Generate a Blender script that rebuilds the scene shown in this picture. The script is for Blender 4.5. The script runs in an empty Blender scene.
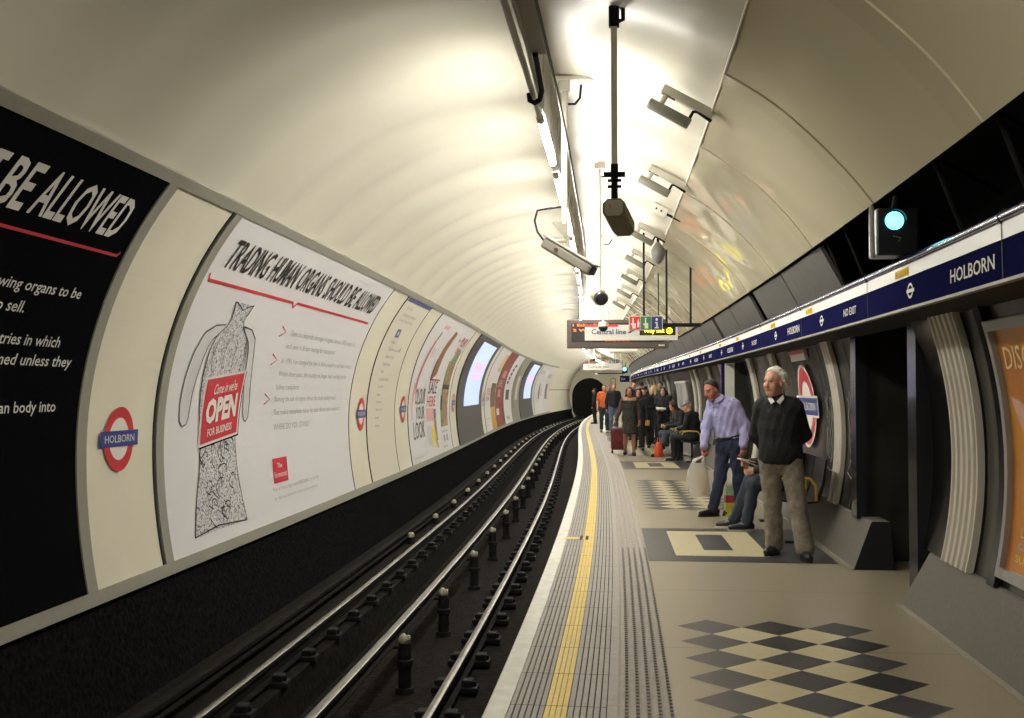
import bpy, bmesh, math, random
import numpy as np
from mathutils import Vector, Matrix
random.seed(7); rng = np.random.default_rng(7)
SC = bpy.context.scene; COL = SC.collection
rad = math.radians
# ------------------------------------------------------------------ plan curve of the platform edge
EYE = 1.55
KN = [-20, 0, 6, 12, 18, 25, 33, 40, 47, 55, 65, 75, 90]
TH = [.155, .1433, .1052, .0896, .0808, .0649, .0614, .0666, .0806, .1008, .1225, .1451, .1677]
DS = .25; SS = np.arange(-20, 121, DS)
_t = np.interp(SS, KN, TH)
_x = np.concatenate([[0], np.cumsum(np.sin(_t) * DS)[:-1]]); _y = np.concatenate([[0], np.cumsum(np.cos(_t) * DS)[:-1]])
_i = int(np.argmin(abs(SS))); _x = _x - _x[_i] - .7938; _y = _y - _y[_i]
def at(s, u, z):
    x = np.interp(s, SS, _x); y = np.interp(s, SS, _y); t = np.interp(s, SS, _t)
    return (float(x + u * math.cos(t)), float(y - u * math.sin(t)), float(z))
def head_at(s): return float(np.interp(s, SS, _t))       # heading, to the right of +Y
UC, ZC, R = -.173, 1.1, 3.1                               # tunnel circle
# ------------------------------------------------------------------ materials
def lin(c): return c / 12.92 if c <= .04045 else ((c + .055) / 1.055) ** 2.4
def rgb(h):
    if isinstance(h, str): h = [int(h[i:i + 2], 16) / 255 for i in (0, 2, 4)]
    return tuple(lin(c) for c in h) + (1,)
MATS = {}
def mat(name, col, rough=.5, metal=0, var=0, vscale=8, bump=0, bscale=60, emit=None, estr=0, spec=.5, col2=None, alpha=1, trans=0, coat=0, fine=None):
    if name in MATS: return MATS[name]
    m = bpy.data.materials.new(name); m.use_nodes = True; nt = m.node_tree; b = nt.nodes['Principled BSDF']
    b.inputs['Base Color'].default_value = rgb(col); b.inputs['Roughness'].default_value = rough
    b.inputs['Metallic'].default_value = metal; b.inputs['Specular IOR Level'].default_value = spec
    if coat: b.inputs['Coat Weight'].default_value = coat
    if alpha < 1: b.inputs['Alpha'].default_value = alpha
    if trans: b.inputs['Transmission Weight'].default_value = trans
    if var or bump or col2:
        tc = nt.nodes.new('ShaderNodeTexCoord'); nz = nt.nodes.new('ShaderNodeTexNoise')
        nz.inputs['Scale'].default_value = vscale; nz.inputs['Detail'].default_value = 6
        nt.links.new(tc.outputs['Object'], nz.inputs['Vector'])
        if var or col2:
            cr = nt.nodes.new('ShaderNodeValToRGB'); c = rgb(col)
            c1 = rgb(col2) if col2 else tuple(min(1, x * (1 - var)) for x in c[:3]) + (1,)
            c2 = c if col2 else tuple(min(1, x * (1 + var)) for x in c[:3]) + (1,)
            cr.color_ramp.elements[0].position = .32; cr.color_ramp.elements[1].position = .68
            cr.color_ramp.elements[0].color = c1; cr.color_ramp.elements[1].color = c2
            nt.links.new(nz.outputs['Fac'], cr.inputs['Fac']); nt.links.new(cr.outputs['Color'], b.inputs['Base Color'])
        if bump:
            n2 = nt.nodes.new('ShaderNodeTexNoise'); n2.inputs['Scale'].default_value = bscale; n2.inputs['Detail'].default_value = 3 if bscale > 3 else .6
            bp = nt.nodes.new('ShaderNodeBump'); bp.inputs['Strength'].default_value = bump; bp.inputs['Distance'].default_value = .02
            nt.links.new(tc.outputs['Object'], n2.inputs['Vector']); nt.links.new(n2.outputs['Fac'], bp.inputs['Height']); nt.links.new(bp.outputs['Normal'], b.inputs['Normal'])
    if emit:
        b.inputs['Emission Color'].default_value = rgb(emit); b.inputs['Emission Strength'].default_value = estr
    MATS[name] = m; return m
def engraving():
    m = bpy.data.materials.new('engraving_ink'); m.use_nodes = True; nt = m.node_tree; b = nt.nodes['Principled BSDF']
    tc = nt.nodes.new('ShaderNodeTexCoord'); n = nt.nodes.new('ShaderNodeTexNoise'); n.inputs['Scale'].default_value = 26; n.inputs['Detail'].default_value = 5; n.inputs['Distortion'].default_value = 2.2
    w = nt.nodes.new('ShaderNodeTexVoronoi'); w.feature = 'DISTANCE_TO_EDGE'; w.inputs['Scale'].default_value = 22
    mx = nt.nodes.new('ShaderNodeMath'); mx.operation = 'MULTIPLY'; mx2 = nt.nodes.new('ShaderNodeMath'); mx2.operation = 'ADD'
    cr = nt.nodes.new('ShaderNodeValToRGB'); cr.color_ramp.elements[0].position = .42; cr.color_ramp.elements[1].position = .62
    cr.color_ramp.elements[0].color = rgb('1b1a1c'); cr.color_ramp.elements[1].color = rgb('cfcdd0')
    mx.inputs[1].default_value = .9
    nt.links.new(tc.outputs['Object'], n.inputs['Vector']); nt.links.new(tc.outputs['Object'], w.inputs['Vector'])
    nt.links.new(w.outputs['Distance'], mx.inputs[0]); nt.links.new(mx.outputs[0], mx2.inputs[0]); nt.links.new(n.outputs['Fac'], mx2.inputs[1])
    nt.links.new(mx2.outputs[0], cr.inputs['Fac']); nt.links.new(cr.outputs['Color'], b.inputs['Base Color']); b.inputs['Roughness'].default_value = .4
    MATS['engraving'] = m; return m
# ------------------------------------------------------------------ objects
def tag(o, label=None, cat=None, group=None, kind=None):
    if label: o['label'] = label
    if cat: o['category'] = cat
    if group: o['group'] = group
    if kind: o['kind'] = kind
    return o
def thing(name, label, cat, loc=(0, 0, 0), rz=0, group=None):
    o = bpy.data.objects.new(name, None); COL.objects.link(o); o.empty_display_size = .1
    o.location = loc; o.rotation_euler = (0, 0, rz)
    return tag(o, label, cat, group)
def basis(o): return Matrix.Translation(o.location) @ o.rotation_euler.to_matrix().to_4x4()
def world_basis(o):
    m = basis(o)
    if o.parent: m = world_basis(o.parent) @ o.matrix_parent_inverse @ m
    return m
def attach(o, parent, local=False):
    o.parent = parent
    if not local: o.matrix_parent_inverse = world_basis(parent).inverted()
def dup(root, loc=None, rz=None, label=None, group=None):
    r = root.copy(); COL.objects.link(r)
    if loc is not None: r.location = loc
    if rz is not None: r.rotation_euler = (0, 0, rz)
    if label: r['label'] = label
    if group: r['group'] = group
    for ch in list(root.children):
        c = ch.copy(); COL.objects.link(c); c.parent = r
        for g in ch.children:
            d = g.copy(); COL.objects.link(d); d.parent = c
    return r
class MB:
    def __init__(s): s.v = []; s.f = []; s.m = []; s.mats = []
    def mi(s, m):
        if m not in s.mats: s.mats.append(m)
        return s.mats.index(m)
    def add(s, vs, fs, m):
        o = len(s.v); k = s.mi(m); s.v += [tuple(v) for v in vs]
        for f in fs: s.f.append(tuple(i + o for i in f)); s.m.append(k)
    def box(s, c, d, m, rot=None, bev=0):
        x, y, z = [k / 2 for k in d]; M = rot if rot is not None else Matrix.Identity(3); c = Vector(c)
        if bev:
            b = min(bev, x * .9, y * .9, z * .9); vs = []
            bm = bmesh.new(); bmesh.ops.create_cube(bm, size=1)
            for v in bm.verts: v.co = Vector((v.co.x * d[0], v.co.y * d[1], v.co.z * d[2]))
            bmesh.ops.bevel(bm, geom=bm.edges[:], offset=b, segments=2, affect='EDGES', profile=.5)
            bm.verts.index_update(); s.add([M @ v.co + c for v in bm.verts], [[v.index for v in f.verts] for f in bm.faces], m); bm.free(); return
        vs = [M @ Vector((a * x, b * y, e * z)) + c for a in (-1, 1) for b in (-1, 1) for e in (-1, 1)]
        s.add(vs, [(0, 1, 3, 2), (4, 6, 7, 5), (0, 4, 5, 1), (2, 3, 7, 6), (0, 2, 6, 4), (1, 5, 7, 3)], m)
    def tube(s, pts, r, m, n=10, cap=True):
        pts = [Vector(p) for p in pts]; rs = r if isinstance(r, (list, tuple)) else [r] * len(pts); vs = []; fs = []
        ref = None
        for i, p in enumerate(pts):
            t = (pts[min(i + 1, len(pts) - 1)] - pts[max(i - 1, 0)]).normalized()
            if ref is None: ref = t.orthogonal().normalized()
            ref = (ref - t * ref.dot(t)).normalized(); b = t.cross(ref)
            for k in range(n):
                a = 2 * math.pi * k / n; vs.append(p + (ref * math.cos(a) + b * math.sin(a)) * rs[i])
        for i in range(len(pts) - 1):
            for k in range(n):
                k2 = (k + 1) % n; fs.append((i * n + k, i * n + k2, (i + 1) * n + k2, (i + 1) * n + k))
        if cap: fs += [tuple(range(n))[::-1], tuple((len(pts) - 1) * n + k for k in range(n))]
        s.add(vs, fs, m)
    def sweep(s, prof, s0, s1, m, ds=.5, closed=False, caps=False):
        n = max(1, int(math.ceil((s1 - s0) / ds))); k = len(prof); vs = []; fs = []
        for i in range(n + 1):
            q = s0 + (s1 - s0) * i / n
            vs += [at(q, u, z) for u, z in prof]
        kk = k if closed else k - 1
        for i in range(n):
            for j in range(kk):
                j2 = (j + 1) % k; fs.append((i * k + j, i * k + j2, (i + 1) * k + j2, (i + 1) * k + j))
        if caps: fs += [tuple(range(k))[::-1], tuple(n * k + j for j in range(k))]
        s.add(vs, fs, m)
    def prism(s, poly, ax, h, m):     # poly: 3D points, extruded along vector h
        n = len(poly); h = Vector(h); vs = [Vector(p) for p in poly] + [Vector(p) + h for p in poly]
        s.add(vs, [tuple(range(n)), tuple(range(2 * n - 1, n - 1, -1))] + [(i, i + n, (i + 1) % n + n, (i + 1) % n) for i in range(n)], m)
    def build(s, name, parent=None, local=False, smooth=False, angle=None, fix=True):
        me = bpy.data.meshes.new(name); me.from_pydata(s.v, [], s.f)
        for m in s.mats: me.materials.append(m)
        me.polygons.foreach_set('material_index', s.m)
        if smooth: me.polygons.foreach_set('use_smooth', [True] * len(s.f))
        if fix:
            bm = bmesh.new(); bm.from_mesh(me); bmesh.ops.recalc_face_normals(bm, faces=bm.faces); bm.to_mesh(me); bm.free()
        if smooth and angle: 
            try: me.set_sharp_from_angle(angle=rad(angle))
            except Exception: pass
        me.update()
        o = bpy.data.objects.new(name, me); COL.objects.link(o)
        if parent: attach(o, parent, local)
        return o
# ------------------------------------------------------------------ flat prints on charts
_txt = {}
def text2d(t, bold=0.):
    key = (t, bold)
    if key in _txt: return _txt[key]
    cu = bpy.data.curves.new('t', 'FONT'); cu.body = t; cu.size = 1; cu.offset = bold; cu.resolution_u = 2
    ob = bpy.data.objects.new('t', cu); COL.objects.link(ob)
    dg = bpy.context.evaluated_depsgraph_get(); dg.update(); ev = ob.evaluated_get(dg); me = ev.to_mesh()
    vs = [(v.co.x, v.co.y) for v in me.vertices]; fs = [tuple(p.vertices) for p in me.polygons]
    ev.to_mesh_clear(); bpy.data.objects.remove(ob); bpy.data.curves.remove(cu)
    if not vs: vs = [(0, 0)]; fs = []
    xs = [v[0] for v in vs]; ys = [v[1] for v in vs]
    _txt[key] = (vs, fs, (min(xs), min(ys), max(xs), max(ys))); return _txt[key]
class Print:
    """a printed sheet: flat shapes in chart coordinates (a along, b up) at small heights above the chart's surface"""
    def __init__(s, chart, step=.18): s.ch = chart; s.step = step; s.items = []
    def poly(s, pts, m, off=.004): s.items.append((list(pts), [tuple(range(len(pts)))], m, off)); return s
    def rect(s, a0, b0, a1, b1, m, off=.004): return s.poly([(a0, b0), (a1, b0), (a1, b1), (a0, b1)], m, off)
    def tri(s, vs, fs, m, off=.006): s.items.append((vs, fs, m, off)); return s
    def ring(s, ca, cb, ra, rb, m, w=0, off=.006, n=40):
        if w == 0: return s.poly([(ca + ra * math.cos(2 * math.pi * k / n), cb + rb * math.sin(2 * math.pi * k / n)) for k in range(n)], m, off)
        vs = []; fs = []
        for k in range(n):
            a = 2 * math.pi * k / n
            vs += [(ca + ra * math.cos(a), cb + rb * math.sin(a)), (ca + (ra - w) * math.cos(a), cb + (rb - w) * math.sin(a))]
        for k in range(n):
            j = (k + 1) % n; fs.append((2 * k, 2 * j, 2 * j + 1, 2 * k + 1))
        return s.tri(vs, fs, m, off)
    def line(s, pts, w, m, off=.006):
        vs = []; fs = []
        for i, p in enumerate(pts):
            q0 = pts[max(i - 1, 0)]; q1 = pts[min(i + 1, len(pts) - 1)]; dx, dy = q1[0] - q0[0], q1[1] - q0[1]; l = math.hypot(dx, dy) or 1
            vs += [(p[0] - dy / l * w / 2, p[1] + dx / l * w / 2), (p[0] + dy / l * w / 2, p[1] - dx / l * w / 2)]
        for i in range(len(pts) - 1): fs.append((2 * i, 2 * i + 1, 2 * i + 3, 2 * i + 2))
        return s.tri(vs, fs, m, off)
    def text(s, t, a0, b0, a1, b1, m, bold=.0, shear=0, off=.007, rot=0, fit=True, align='l'):
        vs, fs, (x0, y0, x1, y1) = text2d(t, bold)
        sx = (a1 - a0) / max(x1 - x0, 1e-6); sy = (b1 - b0) / max(y1 - y0, 1e-6)
        if not fit: sx = sy * .92; 
        w = (x1 - x0) * sx; sh = {'l': 0, 'r': (a1 - a0) - w, 'c': ((a1 - a0) - w) / 2}[align] if not fit else 0
        out = []
        for x, y in vs:
            X = a0 + sh + (x - x0) * sx; Y = b0 + (y - y0) * sy; X += shear * (Y - b0)
            if rot:
                cx, cy = (a0 + a1) / 2, (b0 + b1) / 2; c, q = math.cos(rot), math.sin(rot); X, Y = cx + (X - cx) * c - (Y - cy) * q, cy + (X - cx) * q + (Y - cy) * c
            out.append((X, Y))
        return s.tri(out, fs, m, off)
    def build(s, name, parent=None, label=None, split=False):
        if split:
            items = s.items
            for it in items: s.items = [it]; Print.build(s, name, parent, label)
            s.items = items; return
        mats = []; V = []; F = []; MI = []
        for vs, fs, m, off in s.items:
            if m not in mats: mats.append(m)
            k = mats.index(m); bm = bmesh.new(); bv = [bm.verts.new((x, y, 0)) for x, y in vs]
            for f in fs:
                try: bm.faces.new([bv[i] for i in f])
                except Exception: pass
            xs = [v[0] for v in vs]; ys = [v[1] for v in vs]
            for ax, lo, hi, st in ((1, min(ys), max(ys), s.step), (0, min(xs), max(xs), s.step * 6)):
                c = math.floor(lo / st) * st + st
                while c < hi - 1e-6:
                    no = (1, 0, 0) if ax == 0 else (0, 1, 0); co = (c, 0, 0) if ax == 0 else (0, c, 0)
                    bmesh.ops.bisect_plane(bm, geom=bm.verts[:] + bm.edges[:] + bm.faces[:], plane_co=co, plane_no=no, dist=1e-6); c += st
            bm.verts.index_update(); o = len(V)
            V += [s.ch(v.co.x, v.co.y, off) for v in bm.verts]
            for f in bm.faces: F.append([v.index + o for v in f.verts]); MI.append(k)
            bm.free()
        me = bpy.data.meshes.new(name); me.from_pydata(V, [], F)
        for m in mats: me.materials.append(m)
        me.polygons.foreach_set('material_index', MI); me.update()
        ob = bpy.data.objects.new(name, me); COL.objects.link(ob)
        if parent: attach(ob, parent)
        if label: ob['label'] = label
        return ob
R2 = 5.0                                                   # the poster wall is flatter below its widest point
def lw(v, off=0.):
    t = 1.028 - v
    if t <= 0: a = math.pi + t / R; return (UC + (R - off) * math.cos(a), ZC + (R - off) * math.sin(a))
    th = t * 1.045 / R2; return (UC - R + R2 - (R2 - off) * math.cos(th), ZC - (R2 - off) * math.sin(th))
def lwv(v0, v1, n, off): return [lw(v0 + (v1 - v0) * i / n, off) for i in range(n + 1)]
def left_chart(a, b, off): return at(a, *lw(b, off))
def right_chart(a, b, off):      # a runs to the right as seen from the platform (towards the camera), b = height
    zz = b - ZC; g = math.asin(max(-1, min(1, zz / R))); return at(-a, UC + (R - off) * math.cos(g), ZC + (R - off) * math.sin(g))
def plane_chart(o, ea, eb):
    o = Vector(o); ea = Vector(ea).normalized(); eb = Vector(eb).normalized(); n = ea.cross(eb)
    return lambda a, b, off: tuple(o + ea * a + eb * b + n * off)
def cross_chart(s, u0, z0):      # a sign hung across the tunnel, facing the camera
    t = head_at(s); return plane_chart(at(s, u0, z0), (math.cos(t), -math.sin(t), 0), (0, 0, 1))
def cross_dirs(s):
    t = head_at(s); return Vector((math.cos(t), -math.sin(t), 0)), Vector((math.sin(t), math.cos(t), 0))
def cross_rot(s): return Matrix.Rotation(-head_at(s), 3, 'Z')
LAMP, EXPO, NEAR_LAMPS = 76.0, 1.22, (-4.5, -2.5, -.45, 1.6)
# ================================================================== palette
cream = mat('cream_enamel', 'ddd8c4', .32, var=.04, vscale=1.5)
ceilm = mat('ceiling_paint', 'cdc8b7', .36, var=.03, vscale=.8, bump=.015, bscale=2)
grey_frame = mat('grey_frame', '8b887c', .45, var=.04, vscale=20)
black_soot = mat('sooty_black', '171617', .95, var=.5, vscale=25, bump=.4, bscale=40, spec=0)
pit = mat('track_bed_dust', '1d1a18', .95, var=.45, vscale=14, bump=.5, bscale=25, spec=.05)
blackline = mat('joint_black', '141414', .7)
white_paint = mat('white_coping_paint', 'cfcdc2', .6, var=.10, vscale=9)
slabgrey = mat('edge_slab_grey', '9a948c', .7, var=.08, vscale=20)
slot = mat('slab_groove', '3c3436', .9)
yellow_line = mat('yellow_line_paint', 'd3b443', .6, var=.07, vscale=20)
dimple = mat('tactile_dimple', '575150', .9)
tactile = mat('tactile_grey', '989189', .75, var=.08, vscale=15)
floorm = mat('terrazzo_floor', '8f8671', .32, var=.07, vscale=60, bump=.02, bscale=3)
tile_dark = mat('charcoal_tile', '242429', .35, var=.15, vscale=30, spec=.3)
tile_dark2 = mat('slate_tile', '38373b', .35, var=.15, vscale=30, spec=.35)
tile_cream = mat('cream_tile', 'bfb592', .32, var=.05, vscale=20)
steel_top = mat('polished_rail_head', '6e6a63', .36, metal=1, var=.05)
rail_rust = mat('rail_rust', '1b1816', .9, var=.3, vscale=12, spec=.08)
iron = mat('black_iron', '171616', .75, var=.3, vscale=14, spec=.2)
porcelain = mat('dusty_porcelain', 'a49c8a', .4, var=.15, vscale=20)
panel_gloss = mat('glossy_ceiling_enamel', 'cbc2a6', .05, spec=.75)
panel_strip = mat('glossy_cover_strip', 'c6bda1', .08, spec=.7)
white_trim = mat('white_edge_trim', 'e4dfd0', .35)
wallr = mat('dark_wall_enamel', '2c2b27', .25, var=.2, vscale=3, bump=.03, bscale=3)
gloss_black = mat('gloss_black_panel', '0e0e10', .12, var=.2, vscale=4)
void_black = mat('void_black', '0c0c0c', .9)
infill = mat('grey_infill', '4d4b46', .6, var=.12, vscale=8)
plinthm = mat('plinth_render', '5b564d', .7, var=.1, vscale=30, bump=.1, bscale=60)
pilas = mat('pilaster_cream', 'b9b3a5', .38, var=.04, vscale=10)
pilas_d = mat('pilaster_groove', '6f6a62', .5)
jambm = mat('jamb_gloss', '26272b', .18)
navy = mat('navy_enamel', '1a1b42', .6, spec=0)
sign_white = mat('sign_white', 'dedbd2', .4)
txt_white = mat('letter_white', 'd2cfc8', .5, spec=.2)
txt_grey = mat('letter_grey', '7d7b7c', .5)
txt_pale = mat('letter_pale_grey', 'a9a7a8', .5)
txt_black = mat('letter_black', '1b1b1d', .4)
red = mat('print_red', 'c3283a', .4)
roundel_red = mat('roundel_red', 'c22f34', .3); roundel_blue = mat('roundel_blue', '2a3a83', .3)
yellow_tag = mat('yellow_label', 'dcb400', .7, spec=0)
sheet_white = mat('poster_white', 'd9d7d8', .33)
sheet_black = mat('poster_black', '101012', .7, var=.2, vscale=40, spec=0)
# ================================================================== setting
def structure(mb, name, smooth=False, angle=None, fix=True): return tag(mb.build(name, smooth=smooth, angle=angle, fix=fix), kind='structure')
def arc(a0, a1, n, r): return [(UC + r * math.cos(rad(a0 + (a1 - a0) * i / n)), ZC + r * math.sin(rad(a0 + (a1 - a0) * i / n))) for i in range(n + 1)]
S_NEAR, S_END = -9., 87.
# ceiling: plastered rings with a soft flange at every ring
mb = MB(); na = 44; ss = np.arange(S_NEAR, S_END + .01, .12); vs = []
for q in ss:
    ph = (q % 1.22) / 1.22; rr = R + .022 * math.cos(2 * math.pi * ph) + .004 * math.cos(4 * math.pi * ph)
    for i in range(na + 1):
        a = rad(141.2 + (39 - 141.2) * i / na); vs.append(at(q, UC + rr * math.cos(a), ZC + rr * math.sin(a)))
fs = [(i * (na + 1) + j, i * (na + 1) + j + 1, (i + 1) * (na + 1) + j + 1, (i + 1) * (na + 1) + j) for i in range(len(ss) - 1) for j in range(na)]
mb.add(vs, fs, ceilm); structure(mb, 'ceiling', smooth=True)
mb = MB(); mb.sweep(lwv(-.03, 3.16, 30, -.012), S_NEAR, S_END, cream); structure(mb, 'wall_left', smooth=True)
mb = MB(); mb.sweep(lwv(-1.0, .0, 10, -.02), S_NEAR, S_END, black_soot); structure(mb, 'wall_left_lower', smooth=True)
# the two long grey frames of the poster wall
mb = MB()
mb.sweep([lw(v, o) for o, v in ((.035, -.05), (-.03, -.05), (-.03, .047), (.035, .047))], S_NEAR, 71.7, grey_frame, closed=True, caps=True)
structure(mb, 'trim_1')
mb = MB()
mb.sweep([lw(v, o) for o, v in ((.035, 3.144), (-.03, 3.144), (-.03, 3.235), (.035, 3.235))], S_NEAR, 71.7, grey_frame, closed=True, caps=True)
structure(mb, 'trim_2')
mb = MB(); mb.sweep([(UC - (R - .03), 1.53), (UC - R - .02, 1.53), (UC - R - .02, 1.6), (UC - (R - .03), 1.6)], 71.9, 87, grey_frame, closed=True, caps=True); structure(mb, 'trim_3')
# track bed and platform front
mb = MB(); mb.sweep([(-3.1, -.78), (-1.98, -.78), (-1.96, -1.12), (-.82, -1.12), (-.80, -.80), (.03, -.80)], S_NEAR, 118, pit); structure(mb, 'track_bed')
mb = MB(); mb.sweep([(.03, -.85), (.03, -.1), (-.0, -.1)], S_NEAR, 86.9, black_soot); structure(mb, 'platform_front_wall')
# coping, grooved slab, tactile strip
mb = MB(); mb.sweep([(.02, -.12), (0, -.10), (0, -.008), (.008, 0), (.112, 0), (.112, -.05)], S_NEAR, 86.9, white_paint); structure(mb, 'platform_coping')
mb = MB(); bounds = [.112 + .03 * i for i in range(6)] + [.290 + .0275 * i for i in range(5)] + [.400 + .0317 * i for i in range(1, 7)]
for i in range(len(bounds) - 1):
    a, b = bounds[i], bounds[i + 1]; m = yellow_line if .285 < (a + b) / 2 < .40 else slabgrey; g = .0035 if m is slabgrey else .0015
    mb.sweep([(a + g, -.012), (a + g, 0), (b - g, 0), (b - g, -.012)], S_NEAR, 86.9, m)
mb.sweep([(.11, -.011), (.60, -.011)], S_NEAR, 86.9, slot)
q = 4.69
while q > S_NEAR: q -= .588
while q < 60:
    q += .588; vs = [at(q, .113, .0012), at(q, .59, .0012), at(q + .007, .59, .0012), at(q + .007, .113, .0012)]; mb.add(vs, [(0, 1, 2, 3)], slot)
mb.add([at(11.07, .1, .002), at(11.07, .30, .002), at(11.2, .30, .002), at(11.2, .1, .002)], [(0, 1, 2, 3)], yellow_line)
for du in (.25, .31): mb.add([at(11.0, du, .003), at(11.0, du + .03, .003), at(11.3, du + .03, .003), at(11.3, du, .003)], [(0, 1, 2, 3)], slot)
structure(mb, 'platform_edge_slab')
mb = MB(); mb.sweep([(.592, -.004), (.64, -.004)], S_NEAR, 86.9, slabgrey)
prof = [(.64, -.004)]
for i in range(5):
    c = .665 + i * .054; prof += [(c - .017, 0), (c - .011, .005), (c + .011, .005), (c + .017, 0)]
prof += [(.91, 0)]; mb.sweep(prof, S_NEAR, 86.9, tactile)
q = 3.6
while q < 10.5:
    for i in range(5):
        c = .665 + i * .054 + .022; mb.add([at(q, c - .008, .006), at(q, c + .008, .006), at(q + .028, c + .008, .006), at(q + .028, c - .008, .006)], [(0, 1, 2, 3)], dimple)
    q += .058
structure(mb, 'tactile_strip')
# floor with its inlaid tiles
mb = MB(); mb.sweep([(.91, 0), (2.75, 0)], S_NEAR, 86.9, floorm)
def fquad(s0, s1, u0, u1, m, z):
    n = max(1, int((s1 - s0) / .6)); vs = []
    for i in range(n + 1):
        q = s0 + (s1 - s0) * i / n; vs += [at(q, u0, z), at(q, u1, z)]
    mb.add(vs, [(2 * i, 2 * i + 1, 2 * i + 3, 2 * i + 2) for i in range(n)], m)
def diamonds(top, rows):
    p = .414; w = .209; u0 = 1.02
    for r_ in range(rows):
        for c_ in range(3):
            cs, cu = top - p / 2 - r_ * p, u0 + w + c_ * 2 * w
            m = random.choice([tile_dark, tile_dark, tile_dark2]) if c_ else tile_dark2
            mb.add([at(cs - p / 2, cu, .0012), at(cs, cu + w, .0012), at(cs + p / 2, cu, .0012), at(cs, cu - w, .0012)], [(0, 1, 2, 3)], m)
            if r_ < rows - 1 and c_ < 2:
                cs2, cu2 = cs - p / 2, cu + w
                mb.add([at(cs2 - p / 2, cu2, .0012), at(cs2, cu2 + w, .0012), at(cs2 + p / 2, cu2, .0012), at(cs2, cu2 - w, .0012)], [(0, 1, 2, 3)], tile_cream)
def band(s0):
    fquad(s0, s0 + 2.28, .915, 2.60, tile_dark2, .0012); fquad(s0 + .34, s0 + 2.04, 1.18, 2.045, tile_cream, .0024); fquad(s0 + .69, s0 + 1.78, 1.47, 1.752, tile_dark2, .0036)
    fquad(s0 - .0, s0 + .06, .915, 2.6, tile_dark, .0018)
for k in range(-1, 7): band(9.72 + 11.05 * k); diamonds(7.31 + 11.05 * k, 11)
q = 1.
while q < 40: fquad(q, q + .006, .92, 2.66, tile_dark2, .0008); q += 1.84
structure(mb, 'floor')
# right wall, plinths, passage opening
P0, P1 = 8.22, 9.92
for s0, s1 in ((S_NEAR, P0), (P1, S_END)):
    mb = MB(); mb.sweep(arc(-17, 19.5, 12, R + .02), s0, s1, wallr)
    structure(mb, 'wall_right', smooth=True)
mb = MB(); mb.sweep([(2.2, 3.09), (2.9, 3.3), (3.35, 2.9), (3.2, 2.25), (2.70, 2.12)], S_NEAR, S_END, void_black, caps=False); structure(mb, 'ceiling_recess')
def plinth(s0, s1, c0, c1):
    mb = MB(); pr = [(2.66, 0), (2.668, .02), (2.835, .39), (2.85, .40), (3.0, .40), (3.0, 0)]; n = max(2, int((s1 - s0) / .5)); vs = []
    for i in range(n + 1):
        t = i / n
        for u, z in pr:
            q = s0 + (s1 - s0) * t
            if i == 0: q = s0 + c0 * z / .4
            if i == n: q = s1 + c1 * z / .4
            vs.append(at(q, u, z))
    k = len(pr); fs = [(i * k + j, i * k + (j + 1) % k, (i + 1) * k + (j + 1) % k, (i + 1) * k + j) for i in range(n) for j in range(k)]
    mb.add(vs, fs, plinthm); mb.add(vs, [tuple(range(k))[::-1], tuple(n * k + j for j in range(k))], void_black); structure(mb, 'baseboard_right')  # end faces coloured near black to stand for the shade inside the passage
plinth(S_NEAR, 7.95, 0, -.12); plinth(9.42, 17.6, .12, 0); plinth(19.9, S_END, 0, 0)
def uv_box(mb, s0, s1, u0, u1, z0, z1, m):
    vs = [at(a, b, c) for a in (s0, s1) for b in (u0, u1) for c in (z0, z1)]
    mb.add(vs, [(0, 1, 3, 2), (4, 6, 7, 5), (0, 4, 5, 1), (2, 3, 7, 6), (0, 2, 6, 4), (1, 5, 7, 3)], m)
mb = MB(); uv_box(mb, P0 - .1, P0, 2.9, 6.5, 0, 2.3, wallr); structure(mb, 'wall_passage_near')
mb = MB(); uv_box(mb, P1, P1 + .1, 2.9, 6.5, 0, 2.3, wallr); structure(mb, 'wall_passage_far')
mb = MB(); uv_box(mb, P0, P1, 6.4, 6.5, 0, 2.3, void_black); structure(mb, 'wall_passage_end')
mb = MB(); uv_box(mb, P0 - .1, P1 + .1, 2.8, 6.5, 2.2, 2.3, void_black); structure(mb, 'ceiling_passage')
mb = MB(); uv_box(mb, P0 - .8, P1 + .1, 2.72, 6.5, -.05, -.001, floorm); structure(mb, 'floor_passage')
for k, (a, b) in enumerate(((P0 - .22, P0), (P1, P1 + .2))):
    mb = MB(); uv_box(mb, a, b, 2.80, 3.0, 0 if k == 0 else .38, 2.12, jambm); structure(mb, 'door_jamb')
mb = MB(); mb.sweep(arc(-13, 18, 12, R - .012), 7.52, 7.99, gloss_black); structure(mb, 'wall_right_gloss_panel', smooth=True)
# pilasters: fluted cream strips that follow the curve of the wall
def pilaster(s0, s1, nf):
    mb = MB(); w = (s1 - s0); pr = [(0, -.01), (0, .035)]
    for i in range(nf):
        c = w * (i + .5) / nf; h_ = w / nf * .28; pr += [(c - h_, .035), (c - h_ * .6, .018), (c + h_ * .6, .018), (c + h_, .035)]
    pr += [(w, .035), (w, -.01)]
    n = 18; vs = []; k = len(pr)
    for i in range(n + 1):
        g = rad(-13.2 + 31.5 * i / n)
        vs += [at(s0 + a, UC + (R - d) * math.cos(g), ZC + (R - d) * math.sin(g)) for a, d in pr]
    mb.add(vs, [(i * k + j, i * k + j + 1, (i + 1) * k + j + 1, (i + 1) * k + j) for i in range(n) for j in range(k - 1)], pilas)
    structure(mb, 'pilaster')
pilaster(6.98, 7.50, 5); pilaster(10.95, 11.28, 2)
for q in (14.5, 16.65, 20.4, 22.6, 25.2, 26.1, 33.4, 35.4, 36.9, 39.5, 43, 46, 49.5, 53, 57, 61): pilaster(q, q + .34, 2)
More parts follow.
